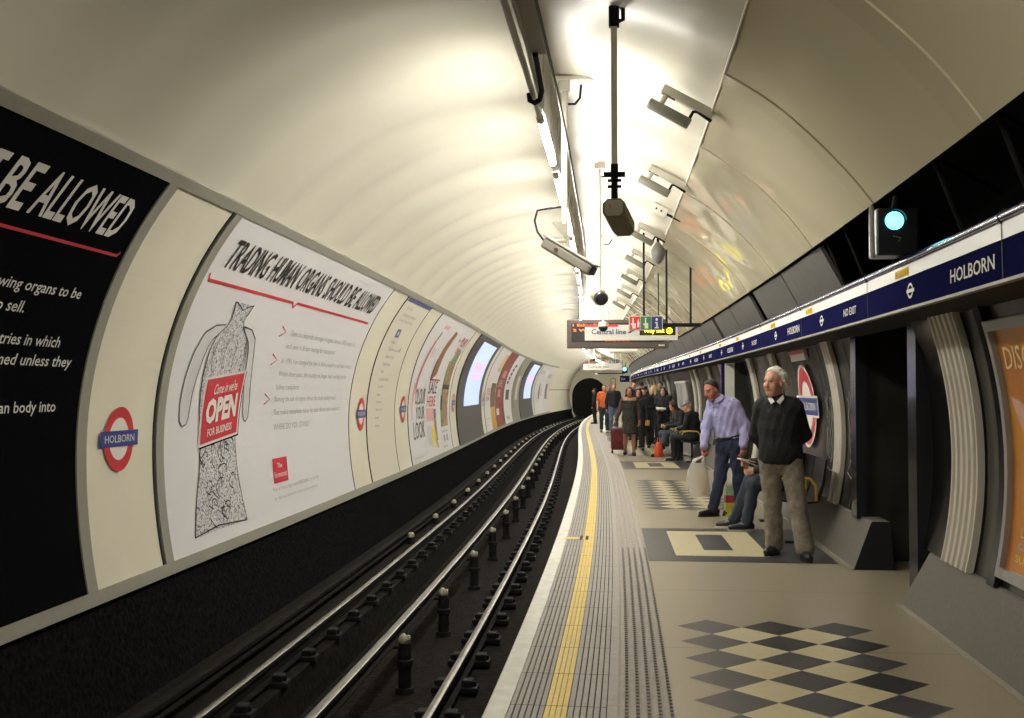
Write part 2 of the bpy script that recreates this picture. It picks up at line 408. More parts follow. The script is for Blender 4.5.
# joints of the dark wall panels
mb = MB()
for q in (10.5, 11.75, 12.0, 13.45, 13.75, 15.4, 16.2, 20.9, 21.9, 23.6, 24.6, 27.3, 28, 31.5, 32.4, 38, 41, 44.5): mb.sweep(arc(-13, 18, 10, R + .012), q, q + .025, blackline, ds=1)
structure(mb, 'trim_4')
mb = MB()
for s0, s1 in ((S_NEAR, 7.95), (9.42, 17.6)): mb.sweep([(2.628, .002), (2.628, .010), (2.668, .014)], s0, s1, mat('plinth_toe', '8d877a', .6))
structure(mb, 'trim_10')
# a white exit jamb that stands out from the right wall
mb = MB(); uv_box(mb, 17.9, 18.05, 2.53, 2.69, 0, 2.0, sign_white); uv_box(mb, 17.9, 18.06, 2.49, 2.53, 0, 2.0, navy); uv_box(mb, 17.9, 19.8, 2.69, 2.95, 0, 2.0, wallr)
ch = None; structure(mb, 'door_jamb_white')
# ceiling cladding panels on the platform side: glossy, with cover strips
def wav(q, a):
    return .0055 * math.sin(3.9 * q + 2.1 * math.sin(2.1 * a)) * math.sin(4.7 * a + 1.3 * math.sin(1.7 * q)) + .0007 * math.sin(6.7 * q - 5 * a + 1.7 * math.sin(2.1 * q))
def clad(s0, s1, m, off, name):
    mb = MB(); n = 30; k = max(2, int((s1 - s0) / .12)); vs = []
    for i in range(k + 1):
        q = s0 + (s1 - s0) * i / k
        for j in range(n + 1):
            a = rad(59.4 - 25.4 * j / n); r_ = R - .05 - off + wav(q, a * R); vs.append(at(q, UC + r_ * math.cos(a), ZC + r_ * math.sin(a)))
        for j in range(n, -1, -1):
            a = rad(59.4 - 25.4 * j / n); r_ = R - .02 - off; vs.append(at(q, UC + r_ * math.cos(a), ZC + r_ * math.sin(a)))
    K = 2 * n + 2; fs = [(i * K + j, i * K + (j + 1) % K, (i + 1) * K + (j + 1) % K, (i + 1) * K + j) for i in range(k) for j in range(K)]
    fs += [tuple(range(K))[::-1], tuple(k * K + j for j in range(K))]; mb.add(vs, fs, m); structure(mb, name, smooth=True, angle=40)
bnd = [-9.] + [5.30 + 2.16 * k for k in range(-4, 38)]
for i in range(len(bnd) - 1):
    if bnd[i + 1] > 86.5: break
    clad(bnd[i] + .004, bnd[i + 1] - .004, panel_gloss, 0, 'ceiling_panel')
    if i: clad(bnd[i] - .13, bnd[i] + .13, panel_strip, .012, 'ceiling_cover_strip')
mb = MB(); c0 = (UC + (R - .05) * math.cos(rad(59.6)), ZC + (R - .05) * math.sin(rad(59.6)))
mb.sweep([(c0[0] - .004, c0[1] - .012), (c0[0] + .004, c0[1] - .014), (c0[0] + .02, c0[1] + .06), (c0[0] + .012, c0[1] + .06)], S_NEAR, 86.5, white_trim, closed=True, caps=True); structure(mb, 'trim_5')
# grey infill boards between the cladding and the sign frieze, farther along
q = 9.45
while q < 85:
    L_ = 2.1; gap = .05
    if 15.2 < q < 17.2: gap = .0
    mb = MB(); mb.sweep([(2.40, 2.80), (2.60, 2.43), (2.63, 2.44), (2.43, 2.82)], q, q + L_, infill, closed=True, caps=True); structure(mb, 'infill_board')
    q += L_ + gap + (.35 if abs(q - 11.6) < .3 or abs(q - 16.) < .8 else 0)
mb = MB()
for q in (5.2, 6.2, 7.3, 7.7, 8.6, 9.3):
    mb.tube([at(q, 2.42, 2.86), at(q + .1, 2.62, 2.42)], .014, iron, 8); mb.tube([at(q, 2.42, 2.86), at(q + .5, 2.95, 2.75)], .014, iron, 8)
structure(mb, 'trim_6')
# head wall with the running-tunnel portal, and the tunnel beyond
mb = MB(); n = 64; vs = []
for i in range(n):
    a = 2 * math.pi * i / n; o = (UC + (R + .03) * math.cos(a), max(-1.3, ZC + (R + .03) * math.sin(a)))
    ia = (-1.65 + 1.45 * math.cos(a), 1.09 + 1.45 * math.sin(a)) if math.sin(a) >= 0 else (-1.65 + 1.45 * (1 if math.cos(a) > .7 else -1 if math.cos(a) < -.7 else math.cos(a) / .7), max(-1.2, 1.09 + 3.3 * math.sin(a)))
    vs += [at(86.9, *o), at(86.9, *ia), at(87.3, *ia)]
fs = []
for i in range(n):
    j = (i + 1) % n; fs += [(3 * i, 3 * j, 3 * j + 1, 3 * i + 1), (3 * i + 1, 3 * j + 1, 3 * j + 2, 3 * i + 2)]
mb.add(vs, fs, cream); structure(mb, 'wall_end')
mb = MB(); mb.sweep([(-1.65 + 1.6 * math.cos(a), 1.0 + 1.6 * math.sin(a) if math.sin(a) > 0 else 1 + 2.2 * math.sin(a)) for a in [2 * math.pi * k / 24 for k in range(24)]], 87.1, 118, void_black, closed=True, caps=True); structure(mb, 'running_tunnel')
mb = MB(); mb.box((0, -11, 1.5), (9, .1, 8), void_black); structure(mb, 'wall_behind')
# ================================================================== track
def head_rail(name, label, u, top, w, lo, group):
    p = at(3, u, lo); t = thing(name, label, 'rail', p, 0, group)
    mb = MB(); mb.sweep([(u - w / 2, top - .006), (u - w / 2 + .008, top), (u + w / 2 - .008, top), (u + w / 2, top - .006)], S_NEAR, 112, steel_top, ds=.4); o = mb.build('running_surface', t, smooth=True)
    mb = MB(); mb.sweep([(u - w / 2, top - .005), (u - w / 2, top - .04), (u - .012, top - .055), (u - .012, lo + .02), (u - .055, lo + .012), (u - .055, lo), (u + .055, lo), (u + .055, lo + .012), (u + .012, lo + .02), (u + .012, top - .055), (u + w / 2, top - .04), (u + w / 2, top - .005)], S_NEAR, 112, rail_rust, ds=.4); mb.build('rail_web', t)
    return t
RT = -.602
r_near = head_rail('running_rail', 'running rail nearest the platform edge, bright worn top', -.623, RT, .058, -.745, 'running rails of the track')
r_far = head_rail('running_rail', 'running rail on the poster wall side, outer of the bright pair', -2.128, RT, .058, -.745, 'running rails of the track')
r_mid = head_rail('conductor_rail', 'bright centre conductor rail between the two running rails', -1.375, RT + .01, .07, -.70, 'conductor rails')
r_out = head_rail('conductor_rail', 'dull dark conductor rail at the foot of the soot-black wall', -2.53, RT + .0, .085, -.70, 'conductor rails')
for c in r_out.children: c.data.materials[0] = rail_rust
mb = MB(); mb.box((0, 0, -.76), (.36, .15, .05), iron, bev=.012); mb.box((-.1, 0, -.715), (.09, .11, .06), iron, bev=.012); mb.box((.1, 0, -.715), (.09, .11, .06), iron, bev=.012)
for x in (-.15, .15): mb.tube([(x, 0, -.74), (x, 0, -.70)], .016, iron, 6)
proto = None
for rail, u in ((r_near, -.623), (r_far, -2.128)):
    q = 5.0
    for k in range(62):
        if proto is None: proto = mb.build('rail_chair', None); c = proto
        else: c = proto.copy(); COL.objects.link(c)
        c.location = at(q, u, 0); c.rotation_euler = (0, 0, -head_at(q)); attach(c, rail); q += .80 if k < 30 else 1.4
# insulator posts in the pit
root = thing('insulator_post', 'nearest dark insulator post in the pit, standing beside the centre rail', 'post', at(9.29, -1.24, -1.12), -head_at(9.3), 'insulator posts beside the centre rail')
mb = MB(); mb.tube([(0, 0, 0), (0, 0, .05), (0, 0, .051), (0, 0, .24), (0, 0, .25), (0, 0, .29), (0, 0, .30), (0, 0, .44)], [.085, .08, .062, .060, .075, .075, .062, .056], iron, 14); mb.build('post_shaft', root, local=True, smooth=True, angle=35)
mb = MB(); mb.tube([(-.012, 0, .43), (-.012, 0, .47), (-.012, 0, .50), (-.012, 0, .52)], [.04, .043, .03, .008], porcelain, 12); mb.tube([(.03, .01, .43), (.03, .01, .5)], .018, porcelain, 8); mb.build('insulator_cap', root, local=True, smooth=True)
mb = MB(); mb.box((-.07, 0, .40), (.16, .05, .03), iron, bev=.008); mb.build('rail_bracket', root, local=True)
ords = {1: 'second', 2: 'third', 3: 'fourth', 4: 'fifth'}
for k in range(1, 30):
    q = 9.29 + 2.42 * k - (.25 if k < 2 else 0)
    lab = f'{ords[k]} dark insulator post from the camera, beside the centre rail' if k in ords else 'distant dark insulator post with pale cap beside the centre rail'
    dup(root, at(q, -1.24, -1.12), -head_at(q), lab)
pot = thing('rail_insulator', 'pale insulator pot beside the dull outer conductor rail', 'insulator', at(8, -2.42, -.78), 0, 'insulator pots along the outer rail')
mb = MB(); mb.tube([(0, 0, 0), (0, 0, .06), (0, 0, .10)], [.06, .055, .045], iron, 12); mb.build('pot_base', pot, local=True, smooth=True, angle=40)
mb = MB(); mb.tube([(0, 0, .10), (0, 0, .14), (0, 0, .165), (0, 0, .175)], [.05, .05, .035, .006], porcelain, 12); mb.build('pot_cap', pot, local=True, smooth=True, angle=50)
pot.location = at(15.9, -2.42, -.78)
for k in range(1, 24): dup(pot, at(15.9 + 2.42 * k, -2.42, -.78), 0)
# ================================================================== sign frieze above the platform wall
FU = 2.45
def fr_chart(a, b, off): return at(-a, FU - off, b)
fz = thing('sign_frieze', 'long navy and white station name band above the platform wall', 'sign', at(4, FU, 2.06))
mb = MB(); mb.sweep([(FU, 2.066), (FU, 2.258), (FU + .025, 2.258), (FU + .025, 2.066)], S_NEAR, 86, navy, closed=True, caps=True); mb.build('name_band', fz)
mb = MB(); mb.sweep([(FU - .004, 2.258), (FU - .004, 2.335), (FU + .02, 2.335), (FU + .02, 2.258)], S_NEAR, 86, sign_white, closed=True, caps=True); mb.build('white_band', fz)
mb = MB(); mb.sweep([(FU + .012 + .036 * math.cos(a), 2.362 + .030 * math.sin(a)) for a in [2 * math.pi * k / 14 for k in range(14)]], S_NEAR, 86, mat('navy_gloss', '20235c', .16, coat=.5), closed=True, caps=True); mb.build('top_rail', fz, smooth=True)
mb = MB(); mb.sweep([(FU - .012, 2.052), (FU - .012, 2.068), (FU + .03, 2.068), (FU + .03, 2.052)], S_NEAR, 86, grey_frame, closed=True, caps=True); mb.build('lower_lip', fz)
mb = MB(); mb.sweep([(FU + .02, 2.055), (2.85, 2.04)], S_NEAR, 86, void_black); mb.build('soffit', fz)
mb = MB()
for k in range(0, 30):
    q = 5.22 + 2.7 * (k - 1)
    if q < 86: mb.sweep([(FU - .002, 2.066), (FU - .006, 2.258), (FU - .006, 2.336)], q, q + .012, blackline, ds=1); mb.tube([at(q, FU + .012, 2.362), at(q + .012, FU + .012, 2.362)], .038, blackline, 12)
mb.build('panel_joints', fz)
for k in range(14):
    d = 5.4 * k
    p = Print(fr_chart); p.text('HOLBORN', -6.0 - d, 2.128, -5.32 - d, 2.203, txt_white, bold=.012); p.build('lettering', fz)
    p = Print(fr_chart); c = -6.8 - d; p.ring(c, 2.166, .062, .048, txt_white, .016); p.rect(c - .085, 2.155, c + .085, 2.177, txt_white, .005); p.build('emblem', fz)
    p = Print(fr_chart); p.text('NO EXIT', -8.72 - d, 2.135, -8.28 - d, 2.195, txt_white, bold=.012); p.build('lettering', fz)
    p = Print(fr_chart); c = -9.62 - d; p.ring(c, 2.166, .062, .048, txt_white, .016); p.rect(c - .085, 2.155, c + .085, 2.177, txt_white, .005); p.build('emblem', fz)
    for e in (6.98, 9.7):
        c = -e - d - (.5 if e > 9 else 0); p = Print(fr_chart); p.rect(c - .17, 2.270, c + .15, 2.318, yellow_tag, .007)
        p.tri([(c - .15, 2.294), (c - .115, 2.310), (c - .115, 2.278)], [(0, 1, 2)], txt_black, .009); p.rect(c - .115, 2.290, c - .09, 2.298, txt_black, .009)
        p.text('EXIT', c - .05, 2.282, c + .10, 2.306, txt_black, 0, off=.009); p.build('exit_label', fz)
def ring_r(u): return ZC + math.sqrt(R * R - (u - UC) ** 2)
# ================================================================== lights along the crown
lampm = mat('lamp_tube', 'ffffff', .4, emit='fffcf3', estr=LAMP)
batten = mat('batten_grey', 'b9b4ab', .45)
LZ, LU = 3.55, .075
def lamp(q, label, L_=1.46):
    u = LU; t = thing('fluorescent_lamp', label, 'lamp', at(q, u, LZ), 0, 'fluorescent tubes along the tunnel crown')
    mb = MB(); mb.tube([at(q + L_ * i / 3, u, LZ) for i in range(4)], .025, lampm, 12); mb.build('tube', t, smooth=True)
    for a, b in ((q - .10, q), (q + L_, q + L_ + .10)):
        mb = MB(); mb.tube([at(a, u, LZ), at(b, u, LZ)], .029, batten, 12); mb.build('end_cap', t, smooth=True, angle=50)
    mb = MB(); mb.sweep([(u - .026, LZ + .04), (u + .026, LZ + .04), (u + .022, LZ + .085), (u - .022, LZ + .085)], q - .26, q + L_ + .26, batten, closed=True, caps=True); mb.build('batten', t)
    for a in (q + .25, q + L_ - .25):
        mb = MB(); mb.tube([at(a, u, LZ + .08), at(a, u, ring_r(u) + .02)], .007, batten, 6); mb.build('hanger', t)
q = 7.82; k = 0
while q < 84:
    lamp(q, ['nearest lit fluorescent tube hung under the ceiling crown', 'second lit fluorescent tube from the camera under the ceiling crown', 'third lit fluorescent tube from the camera under the ceiling crown'][k] if k < 3 else 'lit fluorescent tube in the unbroken row receding along the ceiling crown'); q += 2.06; k += 1
for q in NEAR_LAMPS: lamp(q, 'lit fluorescent tube on the ceiling crown behind the camera')
# conduits and cables that run up to the first tube
steelp = mat('conduit_grey', '9a958b', .4, metal=.2)
def crown_pipe(name, label, pts, r, m, group=None):
    mb = MB(); mb.tube(pts, r, m, 8); return tag(mb.build(name, smooth=True, angle=50), label, 'conduit', group)
crown_pipe('conduit', 'grey metal conduit leading to the first lit tube, left one of two', [at(s_, u_, z_) for s_, u_, z_ in [(4.4, .055, LZ + .01), (5.4, .065, LZ + .01), (6.6, .07, LZ + .005), (7.70, LU, LZ)]], .020, steelp)
crown_pipe('conduit', 'grey metal conduit beside the first lit tube, joining from the right', [at(s_, u_, z_) for s_, u_, z_ in [(4.4, .125, LZ + .02), (5.4, .115, LZ + .02), (6.2, .112, LZ + .05), (7.5, .10, LZ + .05)]], .016, steelp)
crown_pipe('conduit', 'short dark hanger loop gripping the grey conduits above the track', [at(s_, u_, z_) for s_, u_, z_ in [(6.34, .15, 3.575), (6.6, .145, 3.57), (7.0, .14, 3.54), (7.1, .12, 3.51), (7.11, .085, 3.49), (7.12, .05, 3.51), (7.12, .045, 3.56)]], .018, iron)
t = thing('cable_tray', 'flat grey cable tray above the near conduits at the top of the photo', 'tray', at(5, .16, 3.59))
mb = MB(); mb.sweep([(.125, 3.585), (.215, 3.585), (.215, 3.63), (.205, 3.63), (.205, 3.595), (.135, 3.595), (.135, 3.63), (.125, 3.63)], 4.4, 6.38, mat('tray_grey', '8d887c', .5), closed=True, caps=True); mb.build('tray_channel', t)
mb = MB()
for q_ in (4.9, 6.2): mb.tube([at(q_, .17, 3.62), at(q_, .17, ring_r(.17) + .02)], .010, steelp, 8)
mb.build('hanger', t)
crown_pipe('cable', 'thin black cable stretched under the ceiling right of the tubes', [at(s_, .235, 3.56 + .02 * math.sin(s_)) for s_ in np.arange(4.4, 24, 1.)], .010, mat('cable_black', '191717', .5))
# ================================================================== things hung from the ceiling
pole_white = mat('pole_white', 'dcd7c8', .4); cam_grey = mat('camera_grey', 'a8a393', .45, var=.04); cam_dark = mat('camera_dark', '26262a', .3); brass = mat('brass', 'b08a3a', .3, metal=1)
mesh_dark = mat('speaker_mesh', '6f6852', .7, var=.35, vscale=90)
# pole A with a long camera housing turned to the right
ex, ey = cross_dirs(8.8); ez = Vector((0, 0, 1)); B = Vector(at(8.8, .2, 2.93))
t = thing('camera_housing', 'long grey camera housing with looped cable, tilted down on a white drop pole', 'camera', at(8.8, .2, ring_r(.2)))
mb = MB(); mb.tube([B, Vector(at(8.8, .2, 4.17))], .026, pole_white, 10); mb.build('drop_pole', t, smooth=True, angle=50)
top = Vector(at(8.8, .2, 4.12))
mb = MB(); mb.box(top + ex * .07 + ez * .03, (.30, .10, .035), pole_white, cross_rot(8.8), .006); mb.box(top + ex * .0 - ez * .03, (.09, .07, .09), pole_white, cross_rot(8.8), .01); mb.build('ceiling_bracket', t)
mb = MB(); mb.tube([top + ex * .03 - ez * .18, top + ex * .09 - ez * .18, top + ex * .13 - ez * .13, top + ex * .14 - ez * .02], .011, iron, 8); mb.tube([top + ex * .11 + ez * .02, top + ex * .24 + ez * .02], .022, pole_white, 8); mb.build('cable', t, smooth=True, angle=50)
mb = MB()
mb.prism([B + ex * -.10 + ez * .02 - ey * .02, B + ex * .03 + ez * .02 - ey * .02, B + ex * .03 - ez * .10 - ey * .02, B + ex * -.0 - ez * .10 - ey * .02], 0, ey * .04, cam_grey)
mb.tube([B + ex * .015 - ez * .09, B + ex * .015 - ez * .14, B + ex * -.08 - ez * .14, B + ex * -.08 - ez * .22], .017, cam_grey, 8); mb.build('zigzag_bracket', t)
d = (ex * .80 - ez * .52 - ey * .28).normalized(); side = d.cross(ez).normalized(); up = side.cross(d)
A = Vector(at(8.8, .055, 2.77)); rot = Matrix((d, side, up)).transposed(); c = A + d * .225
mb = MB(); mb.box(c, (.50, .13, .095), cam_grey, rot, .02); mb.box(c + up * .052, (.53, .145, .012), cam_grey, rot, .004); mb.build('housing', t)
mb = MB(); mb.box(c + d * .252, (.012, .105, .065), cam_dark, rot); mb.build('window_pane', t)
mb = MB(); mb.tube([c - side * .064 - d * .1, c - side * .075 - d * .1], .018, mat('badge_brown', '6e4b3a', .4), 14); mb.tube([c + side * .064 - d * .1, c + side * .075 - d * .1], .018, MATS['badge_brown'], 14); mb.build('badge', t)
mb = MB(); K = [c - d * .245 + up * .0, c - d * .33 + ez * .05, c - d * .36 + ez * .13, c - d * .33 + ez * .23, c - d * .23 + ez * .29, B - ex * .10 + ez * .14, B - ex * .01 + ez * .15]
mb.tube(K, .009, cam_dark, 8); mb.build('loop_cable', t, smooth=True)
# pole C with the mesh-sided camera pointing down the platform
B = Vector(at(7.0, .62, 3.03)); ex, ey = cross_dirs(7.)
t = thing('ceiling_speaker', 'boxy dark mesh unit with pale end plate under the tall thick drop pole', 'speaker', at(7, .62, ring_r(.62)))
mb = MB(); mb.box((B + Vector(at(7, .62, 4.1))) / 2, (.042, .042, 1.12), pole_white, cross_rot(7), .004); mb.build('drop_pole', t)
mb = MB(); T = Vector(at(7, .62, 4.02)); mb.box(T + ez * .0, (.07, .06, .14), iron, cross_rot(7), .01); mb.tube([T + ex * .03 + ez * .08, T + ex * .06 + ez * .05, T + ex * .06 - ez * .02, T + ex * .03 - ez * .03], .014, iron, 8); mb.build('ceiling_clamp', t)
mb = MB(); mb.box(B - ez * .04, (.05, .05, .10), iron, cross_rot(7), .008); mb.tube([B + ex * -.07 - ez * .06, B + ex * .07 - ez * .06], .018, iron, 8); mb.tube([B - ez * .06, B - ez * .25 + ey * .03], .022, iron, 8)
for z_ in (.10, .14): mb.tube([B + ex * -.045 - ez * z_, B + ex * .045 - ez * z_], .010, iron, 8)
mb.build('clamp', t)
d = (ey * .93 - ez * .17 + ex * .16).normalized(); side = d.cross(ez).normalized(); up = side.cross(d); rot = Matrix((side, d, up)).transposed()
f0 = B - ez * .285 - ey * .03
f0 = f0 + ex * -.005
def oct_poly(o, w, h_, c): return [o + side * x + up * z for x, z in ((-w, -h_ + c), (-w + c, -h_), (w - c, -h_), (w, -h_ + c), (w, h_ - c), (w - c, h_), (-w + c, h_), (-w, h_ - c))]
mb = MB(); mb.prism(oct_poly(f0, .074, .064, .03), 0, d * .40, mesh_dark); mb.build('body', t)
mb = MB(); mb.prism(oct_poly(f0 - d * .004, .060, .053, .02), 0, d * .01, cam_grey); mb.build('end_plate', t)
mb = MB(); mb.tube([f0 - d * .012 - side * .025 + up * .012, f0 - d * .002 - side * .025 + up * .012], .011, brass, 12); mb.build('brass_plug', t)
# domed cameras on drop poles
def dome_cam(s_, u_, zb, k, label, name='dome_camera'):
    ex, ey = cross_dirs(s_); B = Vector(at(s_, u_, zb)); t = thing(name, label, 'camera', at(s_, u_, ring_r(u_)), 0, None)
    mb = MB(); mb.tube([B + ez * .03, Vector(at(s_, u_, ring_r(u_) + .02))], .018, pole_white, 8); mb.build('drop_pole', t, smooth=True, angle=50)
    T = Vector(at(s_, u_, ring_r(u_) - .04)); mb = MB(); mb.box(T, (.12, .09, .07), pole_white, cross_rot(s_), .01); mb.tube([T + ex * .02 - ez * .12, T + ex * .10 - ez * .12, T + ex * .15 - ez * .04], .009, iron, 6); mb.build('ceiling_bracket', t)
    mb = MB()
    if k == 0:      # grey bullet housing with black front
        d = (-ey * .93 + ex * .2 - ez * .28).normalized(); mb.tube([B - d * .16, B - d * .15, B + d * .05], [.05, .085, .088], cam_grey, 16); mb.build('housing', t, smooth=True, angle=40)
        mb = MB(); mb.tube([B + d * .04, B + d * .10, B + d * .12], [.08, .07, .03], cam_dark, 16); mb.build('lens_hood', t, smooth=True, angle=40)
    else:
        mb.tube([B + ez * .06, B + ez * .05, B - ez * .02], [.03, .075, .085], pole_white, 16); mb.build('dome_base', t, smooth=True, angle=40)
        mb = MB(); mb.tube([B - ez * .02, B - ez * .06, B - ez * .09, B - ez * .105], [.082, .075, .05, .012], cam_dark, 16); mb.build('dome', t, smooth=True)
    return t
dome_cam(12., .46, 2.60, 0, 'grey camera with black front on a slim white pole, above the direction signs')
dome_cam(17.5, .50, 2.62, 1, 'small black dome camera hanging in front of the white line sign')
dome_cam(40, .6, 2.75, 1, 'tiny black dome camera above the farther white sign')
# tubular speakers bracketed off the edge of the glossy ceiling panels
def arm_unit(s_, label, grp='tubular speakers along the cladding edge'):
    t = thing('tube_speaker', label, 'speaker', at(s_, 1.3, 3.78), 0, grp)
    ex, ey = cross_dirs(s_); a0, a1 = rad(59.6), rad(66.9)
    def pt(a, r_, ds=0): return Vector(at(s_ + ds, UC + r_ * math.cos(a), ZC + r_ * math.sin(a)))
    p0, p1 = pt(a1, R - .03), pt(a0, R - .05); d = (p1 - p0).normalized(); n = d.cross(ey).normalized()
    if n.z > 0: n = -n
    rot = Matrix((d, ey, n)).transposed()
    mb = MB(); mb.box((p0 + p1) / 2 + n * .02, ((p1 - p0).length + .06, .06, .07), cam_grey, rot, .005); mb.build('support_arm', t)
    h0 = p0 + d * .02 + n * .05; mb = MB(); mb.tube([h0, h0 + n * .09], .022, cam_grey, 10); mb.box(h0 + d * .02, (.12, .05, .015), iron, rot); mb.build('hanger', t)
    c0 = p0 - d * .07 + n * .17; mb = MB(); mb.tube([c0, c0 + d * .012, c0 + d * .35, c0 + d * .362], [.040, .045, .045, .040], mat('speaker_grey', '706c61', .45, var=.08), 16); mb.build('speaker_tube', t, smooth=True, angle=40)
    mb = MB(); e = c0 + d * .34; mb.tube([e - n * .04, e - n * .10, e - n * .115 + d * .03, e - n * .11 + d * .07, e - n * .10 + d * .16], .013, iron, 8); mb.build('cable', t, smooth=True)
for s_, l in ((8.35, 'nearest grey tube-shaped speaker bracketed off the glossy ceiling panels'), (11.3, 'second grey tube-shaped speaker along the edge of the glossy ceiling panels'), (15.1, 'third grey tube-shaped speaker along the glossy panels, above a round grey lamp'),
              (17.9, 'distant grey tube-shaped speaker crowded along the panel edge near the signs'), (20.8, 'distant grey tube-shaped speaker crowded along the panel edge near the signs'), (23.8, 'distant grey tube-shaped speaker crowded along the panel edge near the signs'), (27, 'distant grey tube-shaped speaker crowded along the panel edge near the signs')): arm_unit(s_, l)
t = thing('socket_box', 'small white socket box with two dark holes on the ceiling by the panel edge', 'box', at(13.4, 1.18, 3.88)); ex, ey = cross_dirs(13.4)
dn = Vector((UC - 1.18, 0, ZC - 3.88)).normalized(); d = (ex * .85 - ez * .45).normalized(); rot = Matrix((d, ey, d.cross(ey))).transposed(); c = Vector(at(13.4, 1.2, 3.82))
mb = MB(); mb.box(c, (.22, .08, .12), pole_white, rot, .012); mb.build('casing', t)
mb = MB(); 
for e in (-.04, .03): mb.tube([c + d * e - ey * .042, c + d * e - ey * .036], .014, cam_dark, 10)
mb.build('socket', t); mb = MB(); mb.tube([c + d * .1, c + d * .3 + ez * .0], .016, iron, 8); mb.build('cable', t)
t = thing('globe_lamp', 'round grey shade hanging just under the third tube speaker', 'lamp', at(15.6, 1.36, 3.7)); c = Vector(at(15.6, 1.30, 3.56))
mb = MB(); mb.tube([c + ez * .16, c + ez * .06, c, c - ez * .08, c - ez * .14, c - ez * .16], [.03, .10, .105, .085, .04, .01], mat('shade_grey', '6f6d68', .5), 16); mb.build('shade', t, smooth=True); mb = MB(); mb.tube([c + ez * .15, c + ez * .24], .02, iron, 8); mb.build('stem', t)
# ================================================================== overhead signs
led_off = mat('led_case', '574a45', .5, var=.05); led = mat('led_orange', 'ff6a2a', .5, emit='ff8a34', estr=.5); led_glass = mat('led_screen', '171314', .3)
sign_red = mat('sign_red', 'd22b34', .35); sign_green = mat('sign_green', '2b7047', .35); sign_blue = mat('sign_blue', '2b2f6b', .35); way_yellow = mat('way_out_yellow', 'f0dd30', .4, emit='f0e020', estr=1.8)
def hang_box(s_, u0, u1, z0, z1, th, m, name, parent, bev=.01):
    mb = MB(); c = (Vector(at(s_ + th / 2, (u0 + u1) / 2, (z0 + z1) / 2))); mb.box(c, (u1 - u0, th, z1 - z0), m, cross_rot(s_), bev); return mb.build(name, parent)
def rods(s_, us, z0, parent, m, r=.014):
    for u_ in us:
        mb = MB(); mb.tube([at(s_ + .03, u_, z0), at(s_ + .03, u_, ring_r(u_) + .02)], r, m, 8); mb.build('hanging_rod', parent)
# LED indicator
t = thing('train_indicator', 'brown overhead train indicator with orange dot-matrix rows', 'display', at(21, .8, 2.38))
hang_box(21, -.19, 1.81, 2.38, 2.95, .22, led_off, 'casing', t, .015); rods(21.1, (.45, .62), 2.9, t, pole_white, .022)
p = Print(cross_chart(21, 0, 0)); p.rect(-.10, 2.50, 1.72, 2.88, led_glass, .003)
for zz, a_, b_ in ((2.80, '1 Ealing Broadway', '1 min'), (2.70, '2 West Ruislip', '3 mins')):
    p.text(a_, -.07, zz, .85, zz + .065, led, .02); p.text(b_, 1.3, zz, 1.65, zz + .065, led, .02)
p.text('Central line', .55, 2.52, 1.05, 2.575, led, .02); p.build('display_text', t)
p = Print(cross_chart(21, 0, 0)); p.rect(1.62, 2.42, 1.74, 2.45, txt_white, .004); p.build('maker_plate', t)
# line direction sign
t = thing('direction_sign', 'white overhead line sign with red stripe and yellow way out panel', 'sign', at(19, 1, 2.44))
hang_box(19, .18, 1.84, 2.44, 2.72, .08, sign_white, 'board', t, .006)
p = Print(cross_chart(19, 0, 0)); p.rect(.18, 2.685, .78, 2.72, sign_red, .003); p.text('Central line', .30, 2.55, .92, 2.645, mat('letter_navy', '39406f', .4), .015); p.build('line_lettering', t)
p = Print(cross_chart(19, 0, 0)); p.tri([(1.06, 2.63), (1.06, 2.60), (1.0, 2.61), (.97, 2.585), (1.0, 2.57), (1.02, 2.60)], [(0, 1, 2), (2, 3, 4), (2, 4, 5)], roundel_blue, .004); p.line([(.96, 2.57), (1.05, 2.635)], .02, roundel_blue, .004); p.rect(1.03, 2.60, 1.06, 2.645, roundel_blue, .004); p.rect(.99, 2.625, 1.06, 2.645, roundel_blue, .004); p.build('arrow', t)
p = Print(cross_chart(19, 0, 0)); p.rect(1.16, 2.53, 1.80, 2.69, txt_black, .003); p.text('Way out', 1.23, 2.55, 1.60, 2.655, way_yellow, .02, off=.006); p.ring(1.69, 2.61, .055, .055, way_yellow, .016, .006); p.tri([(1.645, 2.60), (1.70, 2.60), (1.70, 2.58), (1.735, 2.61), (1.70, 2.64), (1.70, 2.62), (1.645, 2.62)], [(0, 1, 5, 6), (2, 3, 4)], way_yellow, .006); p.build('way_out_panel', t)
rods(19, (.5, 1.5), 2.7, t, iron, .010)
